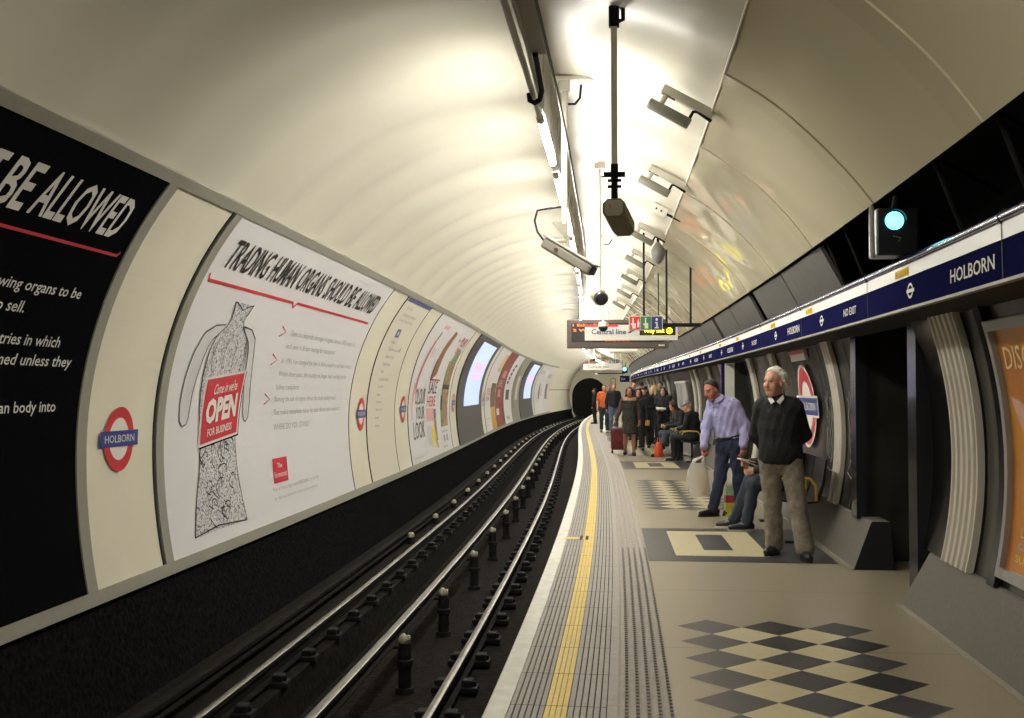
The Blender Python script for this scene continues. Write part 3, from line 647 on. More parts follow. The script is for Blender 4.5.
# pictogram sign on its dark bar
def pictos(s_, u0, u1, z0, z1, label):
    t = thing('pictogram_sign', label, 'sign', at(s_, (u0 + u1) / 2, z0)); hang_box(s_, u0, u1, z0, z1, .05, mat('sign_edge', 'b9b5ac', .4), 'board', t, .004); w = (u1 - u0 - .02) / 3; h_ = z1 - z0
    for i, m in enumerate((sign_red, sign_green, sign_blue)):
        a = u0 + .01 + w * i; p = Print(cross_chart(s_, 0, 0)); p.rect(a + .004, z0 + .012, a + w - .004, z1 - .012, m, .003); c = a + w * .5
        if i < 2:
            c = a + w * (.35 if i == 0 else .5)
            p.rect(c - w * .08, z0 + h_ * .35, c + w * .04, z1 - h_ * .15, txt_white, .005); p.rect(c - w * .10, z0 + h_ * .12, c + w * .22, z0 + h_ * .5, txt_white, .005)
            p.tri([(c - w * .1, z0 + h_ * .3), (c - w * .25, z0 + h_ * .42), (c - w * .2, z0 + h_ * .5), (c - w * .05, z0 + h_ * .42)], [(0, 1, 2, 3)], txt_white, .005)
            if i == 0: p.tri([(c + w * .34, z0 + h_ * .2), (c + w * .55, z0 + h_ * .2), (c + w * .58, z0 + h_ * .5), (c + w * .45, z0 + h_ * .8), (c + w * .36, z0 + h_ * .5)], [(0, 1, 2, 3, 4)], txt_white, .005)
        else: p.rect(c - w * .06, z0 + h_ * .15, c + w * .10, z0 + h_ * .55, txt_white, .005); p.rect(c - w * .16, z0 + h_ * .48, c + w * .10, z0 + h_ * .57, txt_white, .005); p.rect(c - w * .18, z0 + h_ * .13, c + w * .2, z0 + h_ * .22, txt_white, .005); p.ring(c, z0 + h_ * .74, w * .11, h_ * .1, txt_white, 0, .005, 14)
        p.build('pictogram', t)
    return t
t = pictos(16, .88, 1.39, 2.45, 2.67, 'red, green and blue pictogram sign on a dark bar over the platform')
mb = MB(); mb.box(Vector(at(16.05, 1.66, 2.53)), (.60, .05, .055), iron, cross_rot(16)); mb.build('side_bar', t)
for u_, z_ in ((1.45, 3.70), (1.81, 3.45), (1.11, 3.95)):
    mb = MB(); mb.tube([at(16.05, u_, 2.5), at(16.05, u_, z_)], .016, iron, 8); mb.build('hanging_rod', t)
# the farther set of signs
t = thing('direction_sign', 'small distant white overhead sign under three little pictograms', 'sign', at(48, 1, 2.46)); hang_box(48, .13, 1.91, 2.46, 2.76, .08, sign_white, 'board', t, .006)
p = Print(cross_chart(48, 0, 0)); p.text('Central line', .35, 2.56, 1.3, 2.66, txt_grey, .01); p.rect(.13, 2.74, .7, 2.76, sign_red, .003); p.build('line_lettering', t); rods(48, (.4, 1.6), 2.75, t, pole_white)
t = pictos(47, 1.12, 1.69, 2.73, 2.89, 'tiny distant red, green and blue pictogram sign above a white sign'); rods(47, (1.3, 1.5), 2.88, t, pole_white)
t = thing('tube_housing', 'white tubular housing hanging just below the train indicator', 'lamp', at(30, 1.2, 2.65)); mb = MB(); mb.tube([at(30, .88, 2.655), at(30, .89, 2.655), at(30, 1.66, 2.655), at(30, 1.67, 2.655)], [.05, .06, .06, .05], pole_white, 14); mb.build('tube_body', t, smooth=True, angle=40); rods(30, (1.0, 1.5), 2.70, t, pole_white)
t = thing('platform_number_sign', 'distant small navy sign over the heads of the crowd', 'sign', at(60, 2.2, 2.0)); hang_box(60, 1.85, 2.40, 2.0, 2.36, .06, navy, 'board', t); p = Print(cross_chart(60, 0, 0)); p.text('Exit', 1.92, 2.12, 2.15, 2.24, txt_white); p.build('lettering', t); rods(60, (2.0, 2.5), 2.35, t, iron)
t = thing('notice_board', 'pale yellow notice on the end wall beside the tunnel mouth', 'notice', at(86.9, .33, 2.04)); hang_box(86.82, .1, .54, 2.02, 2.5, .05, mat('notice_edge', '5a574d', .5), 'frame', t); p = Print(cross_chart(86.82, 0, 0)); p.rect(.14, 2.06, .5, 2.46, mat('notice_yellow', 'd9d79a', .5), .006); p.build('sheet', t)
t = thing('dark_bar_sign', 'slim dark overhead bar with pale end below the distant white sign', 'sign', at(52, 1, 2.3)); hang_box(52, .75, 2.1, 2.34, 2.39, .05, iron, 'bar', t); hang_box(52, .62, .78, 2.29, 2.37, .06, pole_white, 'end_block', t); rods(52, (.9, 1.9), 2.38, t, pole_white)
# ================================================================== platform signals
green = mat('signal_green', '7ff4ff', .3, emit='62f0ff', estr=1.7); sig_black = mat('signal_black', '121415', .35)
def signal(s_, u0, u1, z0, z1, label, r_=.058):
    t = thing('platform_signal', label, 'signal', at(s_, (u0 + u1) / 2, z0)); hang_box(s_, u0, u1, z0, z1, .22, sig_black, 'housing', t, .012); uc = u0 + (u1 - u0) * .42; zc_ = z0 + (z1 - z0) * .73
    C = Vector(at(s_, uc, zc_)); ex, ey = cross_dirs(s_); mb = MB(); mb.tube([C - ey * .004, C - ey * .02, C - ey * .028], [r_, r_ * .8, r_ * .1], green, 24); mb.build('green_lens', t, smooth=True)
    mb = MB(); 
    n_ = 14; vs = []
    for k in range(n_ + 1):
        a = math.pi * k / n_
        for d_ in (0, .035): vs.append(C + ex * math.cos(a) * r_ * 1.15 + ez * math.sin(a) * r_ * 1.15 - ey * d_)
    mb.add(vs, [(2 * k, 2 * k + 2, 2 * k + 3, 2 * k + 1) for k in range(n_)], sig_black); mb.build('lens_hood', t, smooth=True)
    p = Print(cross_chart(s_, 0, 0)); a, b = uc + .01, z0 + (z1 - z0) * .36; p.line([(a - .02, b + .015), (a + .03, b), (a + .012, b - .022)], .007, txt_grey, .003); p.build('mark', t)
    mb = MB(); mb.tube([at(s_ - .02, u0 - .03, z0 - .02), at(s_ - .02, u0 - .035, z1 + .01)], .016, grey_frame, 8); mb.tube([at(s_ + .1, (u0 + u1) / 2, z1), at(s_ + .1, (u0 + u1) / 2 + .05, z1 + .25)], .02, iron, 8); mb.build('mounting_post', t)
    return t
signal(6.9, 2.27, 2.53, 2.40, 2.70, 'black platform signal box showing a bright blue-green light above the name band')
signal(50, 1.95, 2.2, 2.35, 2.6, 'far platform signal showing a tiny blue-green light', .08)
t = thing('tunnel_lamp', 'small white lamp glowing inside the dark tunnel mouth', 'lamp', at(95, -1.6, 1.6)); mb = MB(); c = Vector(at(92, -1.5, 1.72)); mb.box(c, (.5, .1, .12), mat('tunnel_lamp_glow', 'ffffff', .4, emit='ffffff', estr=3), cross_rot(92) @ Matrix.Rotation(rad(35), 3, 'Y'), .02); mb.build('diffuser', t); mb = MB(); mb.tube([c + Vector((0, .06, 0)), c + Vector((-.1, .06, 1.0))], .03, iron, 8); mb.build('bracket', t)
# ================================================================== the poster wall across the track
def lc(a, b, off): return left_chart(a, b, off + .022)
def slab(s0, s1, m, name, parent=None, v0=.02, v1=3.16, front=.022, edge=None):
    mb = MB(); pr = lwv(v0, v1, 24, front) + lwv(v1, v0, 24, -.008); mb.sweep(pr, s0, s1, m, ds=.5, closed=True, caps=True); return mb.build(name, parent)
def board(name, label, cat, s0, s1, m, group=None):
    t = thing(name, label, cat, at((s0 + s1) / 2, -3.2, .05), 0, group); slab(s0, s1, m, 'sheet', t); return t
def cream_strip(s0, s1): tag(slab(s0, s1, cream, 'wall_left_panel', front=.014), kind='structure')
mbj = MB()
def joint(s, w=.03):
    pr = lwv(.0, 3.14, 24, .026) + lwv(3.14, .0, 24, -.004); mbj.sweep(pr, s, s + w, blackline, ds=1, closed=True, caps=True)
def roundel(s, v, label, r=.25, hw=.315, chart=lc, bar_h=.125):
    t = thing('station_roundel', label, 'sign', chart(s, v, 0), 0, 'station roundels')
    p = Print(chart, .06); p.ring(s, v, r, r, sign_white, 0, .003); p.build('disc', t)
    p = Print(chart, .06); p.ring(s, v, r, r, roundel_red, r * .34, .006); p.build('ring', t)
    p = Print(chart, .06); p.rect(s - hw, v - bar_h / 2, s + hw, v + bar_h / 2, roundel_blue, .010); p.text('HOLBORN', s - hw * .78, v - bar_h * .24, s + hw * .78, v + bar_h * .24, txt_white, .012, off=.013); p.build('name_bar', t)
    return t
cream_strip(7.44, 8.60); cream_strip(15.33, 16.5); cream_strip(18.83, 20.2); cream_strip(26.53, 27.9); cream_strip(35.03, 36.4); cream_strip(60.63, 62)
for q in (8.585, 15.30, 16.5, 18.8, 20.2, 26.5, 27.9, 35., 36.4, 41, 45, 49, 53.2, 60.6, 62): joint(q)
structure(mbj, 'trim_7')
roundel(7.96, 1.10, 'large station roundel on the cream strip right of the black poster')
roundel(16.1, 1.11, 'station roundel just right of the big white poster'); roundel(19.65, 1.12, 'station roundel right of the line diagram panel')
roundel(27.3, 1.15, 'small distant station roundel left of the first lit screen'); roundel(35.9, 1.15, 'tiny distant station roundel right of the first lit screen')
# vertical grey frames
def vframe(s0, s1): 
    mb = MB(); pr = lwv(.02, 3.16, 24, .034) + lwv(3.16, .02, 24, -.004); mb.sweep(pr, s0, s1, grey_frame, ds=1, closed=True, caps=True); structure(mb, 'trim_8')
vframe(7.30, 7.44); vframe(8.62, 8.77)
# --- black poster
def words(p, txt, a0, a1, b0, b1, m, bold, shear, gap=.75):
    ws = txt.split(); n_ = sum(len(w_) - .5 * w_.count('I') for w_ in ws) + gap * (len(ws) - 1); c = (a1 - a0) / n_; x = a0
    for w_ in ws:
        l_ = (len(w_) - .5 * w_.count('I')) * c; p.text(w_, x, b0, x + l_ - .02, b1, m, bold, shear=shear); x += l_ + gap * c
t = board('poster', 'black poster with big white italic capitals and a thin red rule', 'poster', -.3, 7.30, sheet_black)
p = Print(lc); words(p, 'NOT BE ALLOWED', 5.04, 7.07, 2.61, 2.93, txt_white, .016, .16, .34); p.build('headline', t)
p = Print(lc); p.line([(3.4, 2.47), (3.5, 2.50), (7.2, 2.50), (7.23, 2.53)], .022, red); p.build('rule', t)
p = Print(lc)
for txt, e, v, w, sh in (('Allowing organs to be', 6.97, 2.135, 1.22, .2), ('to sell.', 6.37, 1.99, .38, .2), ('Countries in which', 6.90, 1.78, 1.02, .2), ('harmed unless they', 7.10, 1.645, 1.12, .2), ('human body into', 7.0, 1.33, .92, 0)):
    desc = .022 if any(c in txt for c in 'gyp') else 0; p.text(txt, e - w, v - desc, e - .02, v + .078, txt_white, .008, shear=sh)
p.build('text_line', t, split=True)
# --- white poster with the torso
t = board('poster', 'big white poster of a headless engraved torso wearing a red shop sign', 'poster', 8.77, 15.30, sheet_white)
p = Print(lc); words(p, 'TRADING HUMAN ORGANS SHOULD BE ALLOWED', 9.02, 14.92, 2.65, 2.95, txt_black, .014, .18, .55); p.build('headline', t)
p = Print(lc); p.line([(8.86, 2.57), (8.90, 2.505), (11.34, 2.505), (11.42, 2.45), (11.50, 2.51), (15.05, 2.51)], .032, red); p.build('rule', t)
ink = engraving(); armw = mat('arm_paper', 'c9c7c9', .35, var=.06, vscale=30); outl = txt_black
p = Print(lc)
body = [(9.74, 2.37), (9.84, 2.34), (10.12, 2.34), (10.24, 2.39), (10.16, 2.27), (10.12, 2.17), (10.22, 2.10), (10.40, 2.02), (10.50, 1.86), (10.53, 1.62), (10.55, 1.3), (10.50, 1.0), (10.53, .75), (10.60, .45), (10.66, .17), (9.30, .17), (9.42, .45), (9.55, .72), (9.60, 1.0), (9.53, 1.3), (9.50, 1.62), (9.52, 1.86), (9.60, 2.02), (9.76, 2.12), (9.80, 2.2)]
# triangulated by strips between left and right outlines
lft = [(9.74, 2.37), (9.80, 2.2), (9.76, 2.12), (9.60, 2.02), (9.52, 1.86), (9.50, 1.62), (9.53, 1.3), (9.60, 1.0), (9.55, .72), (9.42, .45), (9.30, .17)]
rgt = [(10.24, 2.37), (10.13, 2.2), (10.20, 2.12), (10.40, 2.02), (10.50, 1.86), (10.53, 1.62), (10.55, 1.3), (10.50, 1.0), (10.53, .72), (10.60, .45), (10.66, .17)]
p.tri(lft + rgt, [(i, i + 1, 11 + i + 1, 11 + i) for i in range(10)], ink, .004)
la_o = [(9.72, 2.13), (9.50, 2.11), (9.30, 2.03), (9.18, 1.85), (9.10, 1.6), (9.07, 1.35), (9.09, 1.20), (9.16, 1.15)]; la_i = [(9.62, 2.02), (9.52, 1.98), (9.46, 1.9), (9.42, 1.8), (9.36, 1.6), (9.31, 1.4), (9.29, 1.24), (9.24, 1.17)]
ra_o = [(10.22, 2.14), (10.45, 2.12), (10.64, 2.03), (10.74, 1.85), (10.82, 1.6), (10.88, 1.35), (10.87, 1.2), (10.80, 1.15)]; ra_i = [(10.40, 2.02), (10.48, 1.98), (10.54, 1.9), (10.58, 1.8), (10.62, 1.6), (10.68, 1.4), (10.70, 1.24), (10.74, 1.17)]
for o_, i_ in ((la_o, la_i), (ra_o, ra_i)):
    p.tri(o_ + i_, [(i, i + 1, 8 + i + 1, 8 + i) for i in range(7)], armw, .005); p.line(o_ + i_[::-1], .014, outl, .007)
for side_ in (lft, rgt): p.line(side_, .014, outl, .007)
p.line([(9.30, .17), (9.9, .21), (10.66, .17)], .012, outl, .007); p.line([(9.74, 2.37), (9.86, 2.345), (10.0, 2.30), (10.12, 2.345), (10.24, 2.37)], .012, outl, .007)
# organs: looped outlines below the sign
random.seed(3)
for k in range(26):
    ca, cb = random.uniform(9.62, 10.42), random.uniform(.28, .98); ra, rb = random.uniform(.05, .13), random.uniform(.04, .11)
    pts = [(ca + ra * (1 + .25 * math.sin(3 * a + k)) * math.cos(a), cb + rb * (1 + .25 * math.cos(2 * a + k)) * math.sin(a)) for a in [2 * math.pi * j / 16 for j in range(13)]]; p.line(pts, .012, outl if k % 3 else sheet_white, .0075)
for k in range(7):
    x = 9.68 + k * .12; p.line([(x, 2.0), (x + .02 * (k - 3), 1.8), (x, 1.66)], .01, sheet_white if k % 2 else outl, .0075)
p.build('torso_drawing', t)
def tilt(a, b): return (a + (b - 1.3) * .10 - .0, b + (a - 10.1) * .085)
class TPrint(Print):
    def build(s, *k, **kw):
        s.items = [([tilt(*q) for q in vs], fs, m, off) for vs, fs, m, off in s.items]; return Print.build(s, *k, **kw)
p = TPrint(lc); p.rect(9.58, .97, 10.62, 1.64, sheet_black, .008); p.rect(9.56, .985, 10.60, 1.65, txt_white, .009); p.rect(9.60, 1.01, 10.56, 1.625, red, .011)
p.text("Come in we're", 9.80, 1.46, 10.40, 1.57, txt_white, .015, shear=.2, off=.014); p.text('OPEN', 9.68, 1.18, 10.48, 1.43, txt_white, .05, off=.014); p.text('FOR BUSINESS', 9.76, 1.06, 10.40, 1.135, txt_white, .02, off=.014); p.build('shop_sign_print', t)
p = Print(lc)
for v, lines in ((2.11, ('There is a desperate shortage of organs. Around 1000 people die', 'each year in Britain waiting for transplants')), (1.78, ('In 1990, Iran changed the law to allow people to sell their kidneys.', 'Within three years, the country no longer had a waiting list for', 'kidney transplants')), (1.33, ('Banning the sale of organs drives the trade underground.', 'That makes transplants riskier for both donors and recipients'))):
    p.line([(11.35, v + .11), (11.55, v + .05), (11.36, v - .01)], .016, red)
    for i, l_ in enumerate(lines): p.text(l_, 11.72, v - .155 * i, 11.72 + .049 * len(l_), v - .155 * i + .082, txt_pale)
p.text('WHERE DO YOU STAND?', 11.75, 1.02, 13.2, 1.09, txt_pale)
p.text('For a free copy text ORGANS to 60300', 11.62, .345, 13.5, .40, txt_pale); p.text('or visit us online for terms and conditions', 11.62, .26, 13.4, .30, txt_pale); p.build('text_line', t, split=True)
p = Print(lc); p.rect(11.68, .44, 12.22, .71, red, .005); p.text('The', 11.84, .60, 12.02, .655, txt_white, .01); p.text('Economist', 11.72, .50, 12.18, .56, txt_white, .01); p.build('logo_block', t)
# --- line diagram
t = board('line_diagram', 'cream line diagram panel with a navy header and a column of station names', 'sign', 16.53, 18.80, mat('diagram_cream', 'd8d3c2', .3))
p = Print(lc); p.rect(16.60, 3.06, 18.78, 3.13, roundel_blue); p.text('Central line', 16.9, 2.93, 17.4, 2.99, txt_pale); p.text('Westbound platform', 16.9, 2.78, 18.1, 2.86, txt_pale); p.text('towards Ealing Broadway', 16.9, 2.68, 18.1, 2.75, txt_pale)
p.rect(17.22, 2.41, 17.54, 2.56, roundel_blue); p.rect(17.32, 2.45, 17.44, 2.52, txt_white, .006); p.tri([(18.1, 2.2), (18.2, 2.29), (18.16, 2.18)], [(0, 1, 2)], red)
names = ['Holborn', 'Tottenham Court Road', 'Oxford Circus', 'Bond Street', 'Bank', 'Lancaster Gate', 'Queensway', 'Acton', 'Shepherds', 'White City', 'Hanger', 'Ealing']
for i, n_ in enumerate(names): v = 2.30 - .131 * i; p.text(n_, 17.14, v, 17.14 + .052 * len(n_), v + .052, txt_grey)
p.build('diagram_print', t, split=True)
# --- three advertisement sheets
skin_p = mat('print_skin', 'b98868', .4, var=.35, vscale=9); dark_p = mat('print_dark', '2f2a29', .4, var=.5, vscale=14); brown_p = mat('print_brown', '8d5f3c', .4, var=.5, vscale=16); pink_p = mat('print_pink', 'd9a3a6', .4, var=.15, vscale=10); green_p = mat('print_green', '7f8a66', .4, var=.5, vscale=13); yel_p = mat('print_yellow', 'dccb3a', .4, var=.15); rose_p = mat('print_rose', 'c25a72', .4, var=.2)
t = board('poster', 'white poster with a slanting pink lipstick stroke over tall black words', 'poster', 20.23, 22.30, sheet_white)
p = Print(lc, .12); p.tri([(21.55, 2.78), (21.64, 2.72), (21.5, 2.5), (21.2, 1.95), (20.95, 1.55), (20.78, 1.50), (20.86, 1.75), (21.2, 2.3), (21.45, 2.65)], [(0, 1, 2, 8), (8, 2, 3, 7), (7, 3, 4, 6), (6, 4, 5)], rose_p); p.tri([(21.55, 2.80), (21.66, 2.74), (21.60, 2.60), (21.47, 2.62)], [(0, 1, 2, 3)], dark_p, .006)
p.tri([(20.62, 1.62), (20.95, 1.62), (21.0, 1.45), (20.78, 1.35), (20.7, .9), (20.6, .9), (20.55, 1.3)], [(0, 1, 2, 3), (0, 3, 4, 5, 6)], pink_p, .005); p.build('picture', t)
p = Print(lc, .12); p.text('OLOUR', 20.95, 1.18, 22.22, 1.52, txt_black, .0); p.text('YOUR', 21.1, .88, 22.22, 1.14, txt_black); p.text('LOOK', 20.75, .50, 22.2, .84, txt_black); p.text('new shades in store', 20.5, .12, 21.7, .18, txt_pale); p.text('from today', 20.5, .05, 21.2, .10, txt_pale); p.build('lettering', t, split=True)
p = Print(lc, .12); p.rect(21.5, 2.86, 22.2, 2.95, pink_p); p.rect(21.6, 2.2, 22.1, 2.4, mat('print_pale_pink', 'd8c2c8', .4)); p.build('caption', t)
t = board('poster', 'white poster with a brown figure above red and yellow print', 'poster', 22.32, 24.38, sheet_white)
p = Print(lc, .12); p.tri([(23.4, 2.92), (23.8, 2.85), (23.5, 2.4), (23.35, 1.85), (22.75, 1.72), (22.7, 1.95), (22.9, 2.4)], [(0, 1, 2, 6), (6, 2, 3, 4, 5)], brown_p); p.tri([(22.5, 1.70), (22.75, 1.70), (22.9, 2.3), (22.7, 2.1)], [(0, 1, 2, 3)], dark_p, .006)
p.rect(22.55, .8, 23.5, 1.08, pink_p); p.tri([(23.55, 1.05), (23.95, 1.05), (24.05, .35), (23.8, .35)], [(0, 1, 2, 3)], mat('print_grey', '77757c', .4)); p.tri([(23.6, .9), (23.7, .9), (23.98, .35), (23.85, .35)], [(0, 1, 2, 3)], rose_p, .006); p.tri([(23.0, .25), (23.25, .25), (23.5, .50), (23.8, .2), (24.05, .2), (23.65, .62), (24.1, .95), (23.8, .95), (23.5, .72), (23.2, .62)], [(0, 1, 2, 9), (2, 3, 4, 5), (2, 5, 8, 9), (5, 6, 7, 8)], yel_p); p.build('picture', t)
p = Print(lc, .12); p.text('SALE', 22.55, 1.40, 23.85, 1.68, txt_black); p.rect(22.6, 1.69, 24.1, 1.73, red); p.text('HERE', 22.55, 1.12, 23.8, 1.34, red); p.rect(22.55, .3, 23.2, .7, mat('print_pale', 'c4c3c9', .4)); p.build('lettering', t, split=True)
t = board('poster', 'white poster with a tall crowded picture and red words at its top', 'poster', 24.40, 26.48, sheet_white)
p = Print(lc, .12); p.rect(24.75, .62, 25.3, 2.2, green_p); p.rect(25.3, .62, 26.05, 2.2, mat('print_crowd', '9a7350', .4, var=.7, vscale=7)); p.tri([(25.0, 2.2), (26.05, 2.2), (26.2, 2.5), (25.6, 2.55)], [(0, 1, 2, 3)], green_p); p.rect(24.8, 1.5, 26.0, 1.62, dark_p, .006); p.rect(24.7, 1.0, 25.0, 1.35, dark_p, .006); p.build('picture', t)
p = Print(lc, .12); p.text('PLAY', 25.2, 2.62, 26.2, 2.86, red, .02); p.text('ON', 25.0, 2.40, 25.6, 2.56, red, .02); p.text('Now', 24.6, 2.70, 25.0, 2.80, txt_black); p.text('booking until June', 24.75, .48, 25.9, .55, txt_grey); p.rect(25.0, .28, 25.3, .42, txt_pale); p.rect(25.5, .28, 25.8, .42, txt_pale); p.text('see it now', 24.8, .14, 25.6, .2, txt_grey); p.build('lettering', t, split=True)
# --- digital screens
casing = mat('screen_casing', '3d3b39', .5, var=.2, vscale=30)
for s0, s1, a0, a1, lab in ((27.93, 35., 29.5, 34.0, 'tall curved screen lit pale blue in a dark casing, nearer one'), (53.23, 60.6, 55.5, 59.6, 'tall curved screen lit pale blue in a dark casing, farther one')):
    t = thing('digital_screen', lab, 'screen', at((s0 + s1) / 2, -3.2, .05)); slab(s0, s1, casing, 'casing', t, front=.05)
    ch = lambda a, b, off: left_chart(a, b, off + .052)
    p = Print(ch); p.rect(a0, 1.02, a1, 3.0, mat('screen_glow', 'cfdcff', .3, emit='9db8ff', estr=.33)); p.build('display', t)
    p = Print(ch); p.rect(a0 + .9, 2.05, a1 - .7, 2.35, mat('screen_pink', 'e8c8ee', .3, emit='d9a6f0', estr=.32), .006); p.rect(a0 + 1.0, 1.80, a1 - 1.4, 1.98, MATS['screen_pink'], .006); p.build('screen_text', t)
# --- farther advertisement sheets
t = board('poster', 'distant white and yellow poster just past the first lit screen', 'poster', 36.43, 40.98, sheet_white)
p = Print(lc, .15); p.rect(38.9, .05, 40.9, .85, mat('print_gold', 'c79a2a', .4, var=.3)); p.rect(38.7, .85, 40.8, 1.75, mat('print_olive', '6f5c33', .4, var=.5, vscale=5)); p.rect(39.3, 2.2, 40.9, 2.95, mat('print_sand', 'cdb787', .4, var=.2)); p.build('picture', t)
p = Print(lc, .15); p.text('YES', 37.0, 1.3, 38.4, 1.55, red); p.text('now', 37.0, 1.08, 38.2, 1.25, red); p.text('ask us how', 36.8, .45, 38.2, .53, red); p.text('today', 36.8, .2, 37.8, .3, pink_p); p.build('lettering', t, split=True)
t = board('poster', 'distant dark red poster beside the white and yellow one', 'poster', 41.03, 44.98, mat('sheet_maroon', '7c2a2c', .4, var=.35, vscale=4))
p = Print(lc, .15); p.rect(41.4, .5, 42.6, .75, sheet_white); p.rect(42., 1.2, 43.2, 1.5, mat('print_faded', 'b98a86', .4, var=.3)); p.rect(42.4, 2.0, 44.0, 2.3, MATS['print_faded']); p.text('LIVE', 41.4, 1.62, 43.4, 1.9, txt_white); p.build('picture', t)
t = board('poster', 'distant white poster with a column of black shapes, right of the red one', 'poster', 45.03, 48.98, sheet_white)
p = Print(lc, .15)
for i in range(5): p.rect(45.6 + .25 * i, 1.75 + .2 * i, 46.5 + .25 * i, 1.9 + .2 * i, dark_p)
p.rect(45.9, 1.05, 47.6, 1.5, dark_p); p.rect(46, .2, 47.5, .35, txt_pale); p.build('picture', t)
t = board('poster', 'distant dull grey-green poster just before the second lit screen', 'poster', 49.03, 53.18, mat('sheet_greygreen', '8a8778', .4, var=.25, vscale=3))
p = Print(lc, .15); p.rect(49.6, .6, 50.2, 2.6, mat('print_moss', '6b6a58', .4)); p.rect(51, 1.0, 52.2, 2.2, MATS['print_pale']); p.build('picture', t)
t = board('poster', 'distant white poster with one black upright figure, past the second screen', 'poster', 62.03, 67.4, sheet_white)
p = Print(lc, .15); p.poly([(64.6, .9), (65.2, .9), (65.5, 1.3), (65.3, 1.9), (64.9, 1.9), (64.7, 1.4)], dark_p); p.rect(62.6, 2.5, 65.5, 2.8, txt_pale); p.rect(66, 1.1, 66.8, 1.6, pink_p); p.build('picture', t)
t = board('poster', 'farthest white poster at the end of the panel row', 'poster', 67.43, 71.7, sheet_white)
p = Print(lc, .15); p.rect(68.8, .9, 70.2, 1.9, MATS['print_grey']); p.rect(68.4, 2.3, 70.6, 2.6, txt_pale); p.build('picture', t)
# ================================================================== right wall signs and poster
rc = lambda a, b, off: right_chart(a, b, off + .012)
t = thing('poster', 'orange poster in a silver frame at the right edge of the photo', 'poster', at(5.2, 2.85, .4))
def rslab(s0, s1, z0, z1, r0, r1, m, name, parent):
    g0, g1 = math.degrees(math.asin((z0 - ZC) / R)), math.degrees(math.asin((z1 - ZC) / R)); mb = MB(); mb.sweep(arc(g0, g1, 14, r0) + arc(g1, g0, 14, r1), s0, s1, m, closed=True, caps=True); return mb.build(name, parent)
silver = mat('silver_frame', '9a9a96', .35, metal=.6)
rslab(3.7, 6.44, .52, 1.90, R - .012, R + .01, mat('sheet_orange', 'cc8a1e', .3, var=.18, vscale=2, col2='b0691a'), 'sheet', t)
for a0, a1, z0, z1 in ((6.44, 6.49, .46, 1.96), (3.65, 3.7, .46, 1.96)): rslab(a0, a1, z0, z1, R - .045, R + .01, silver, 'frame_upright', t)
for z0, z1 in ((.46, .52), (1.90, 1.96)): rslab(3.7, 6.44, z0, z1, R - .045, R + .01, silver, 'frame_rail', t)
p = Print(rc, .1); p.text('DISCOVER', -6.36, 1.67, -5.5, 1.80, mat('letter_peach', 'e8cfa4', .4), .0, shear=.1); p.text('THE CITY', -6.22, .84, -5.5, .97, yel_p, .01); p.text('LONDON', -6.26, .72, -5.85, .78, yel_p, .01); p.text('GALLERIES', -6.28, .65, -5.8, .69, txt_pale); p.text('SUMMER', -6.3, .58, -5.85, .62, yel_p); p.build('lettering', t, split=True)
p = Print(rc, .1); p.tri([(-6.38, 1.52), (-6.2, 1.48), (-6.0, 1.3), (-5.8, 1.1), (-6.05, 1.12), (-6.3, 1.38)], [(0, 1, 2, 5), (5, 2, 3, 4)], mat('print_arm', 'c79a86', .4, var=.2)); p.tri([(-6.1, 1.14), (-5.7, 1.16), (-5.6, .9), (-5.9, .85)], [(0, 1, 2, 3)], mat('print_pattern', '6d4a38', .4, var=.6, vscale=30)); p.build('picture', t)
mb = MB(); mb.sweep(arc(-13.2, 18, 14, R - .03) + arc(18, -13.2, 14, R + .01), 6.51, 6.62, gloss_black, closed=True, caps=True); structure(mb, 'trim_9', smooth=True, angle=40)
t = roundel(-12.75, 1.36, 'big white-edged station roundel on the dark wall behind the old man', .45, .60, rc, .20)
p = Print(rc, .1); p.ring(-12.75, 1.36, .49, .49, txt_white, .035, .007); p.rect(-13.38, 1.235, -12.12, 1.485, txt_white, .008); p.build('white_edge', t)
t = thing('notice_plate', 'small white and red notice above the roundel on the right wall', 'notice', at(12.75, 2.8, 1.9)); rslab(12.3, 13.2, 1.90, 2.02, R - .03, R + .01, sign_white, 'plate', t)
p = Print(lambda a, b, off: right_chart(a, b, off + .031), .1); p.rect(-13.2, 1.98, -12.3, 2.02, roundel_red); p.build('red_stripe', t)
t = thing('notice_board', 'pale grey notice board on the far right wall above the seated pair', 'notice', at(29.5, 2.8, .9)); rslab(28.2, 29.5, .85, 1.75, R - .03, R + .01, mat('board_grey', 'a3a29b', .4, var=.1), 'board', t); rslab(29.56, 31, .85, 1.75, R - .03, R + .01, mat('board_grey2', '8f8e88', .4, var=.1), 'board', t); rslab(28.15, 31.05, 1.75, 1.8, R - .05, R + .01, sign_white, 'top_edge', t)
# scratched graffiti on the dark panels each side of the second pilaster
scr = mat('scratch_white', '77756f', .6)
for (a0, a1), lab in (((-10.85, -10.45), 'scribble of pale scratches right of the second pilaster'), ((-11.85, -11.4), 'scribble of pale scratches left of the second pilaster')):
    p = Print(lambda a, b, off: right_chart(a, b, off - .018), .2); random.seed(int(-a0 * 10))
    for k in range(7):
        x = random.uniform(a0 + .05, a1 - .05); pts = [(x + random.uniform(-.09, .09), 1.5 - .1 * j + random.uniform(-.04, .04)) for j in range(8)]; p.line(pts, .012, scr, .004)
    p.line([(a0, .74), ((a0 + a1) / 2, .69), (a1, .72)], .016, scr, .004); tag(p.build('scratched_graffiti'), lab, 'graffiti')
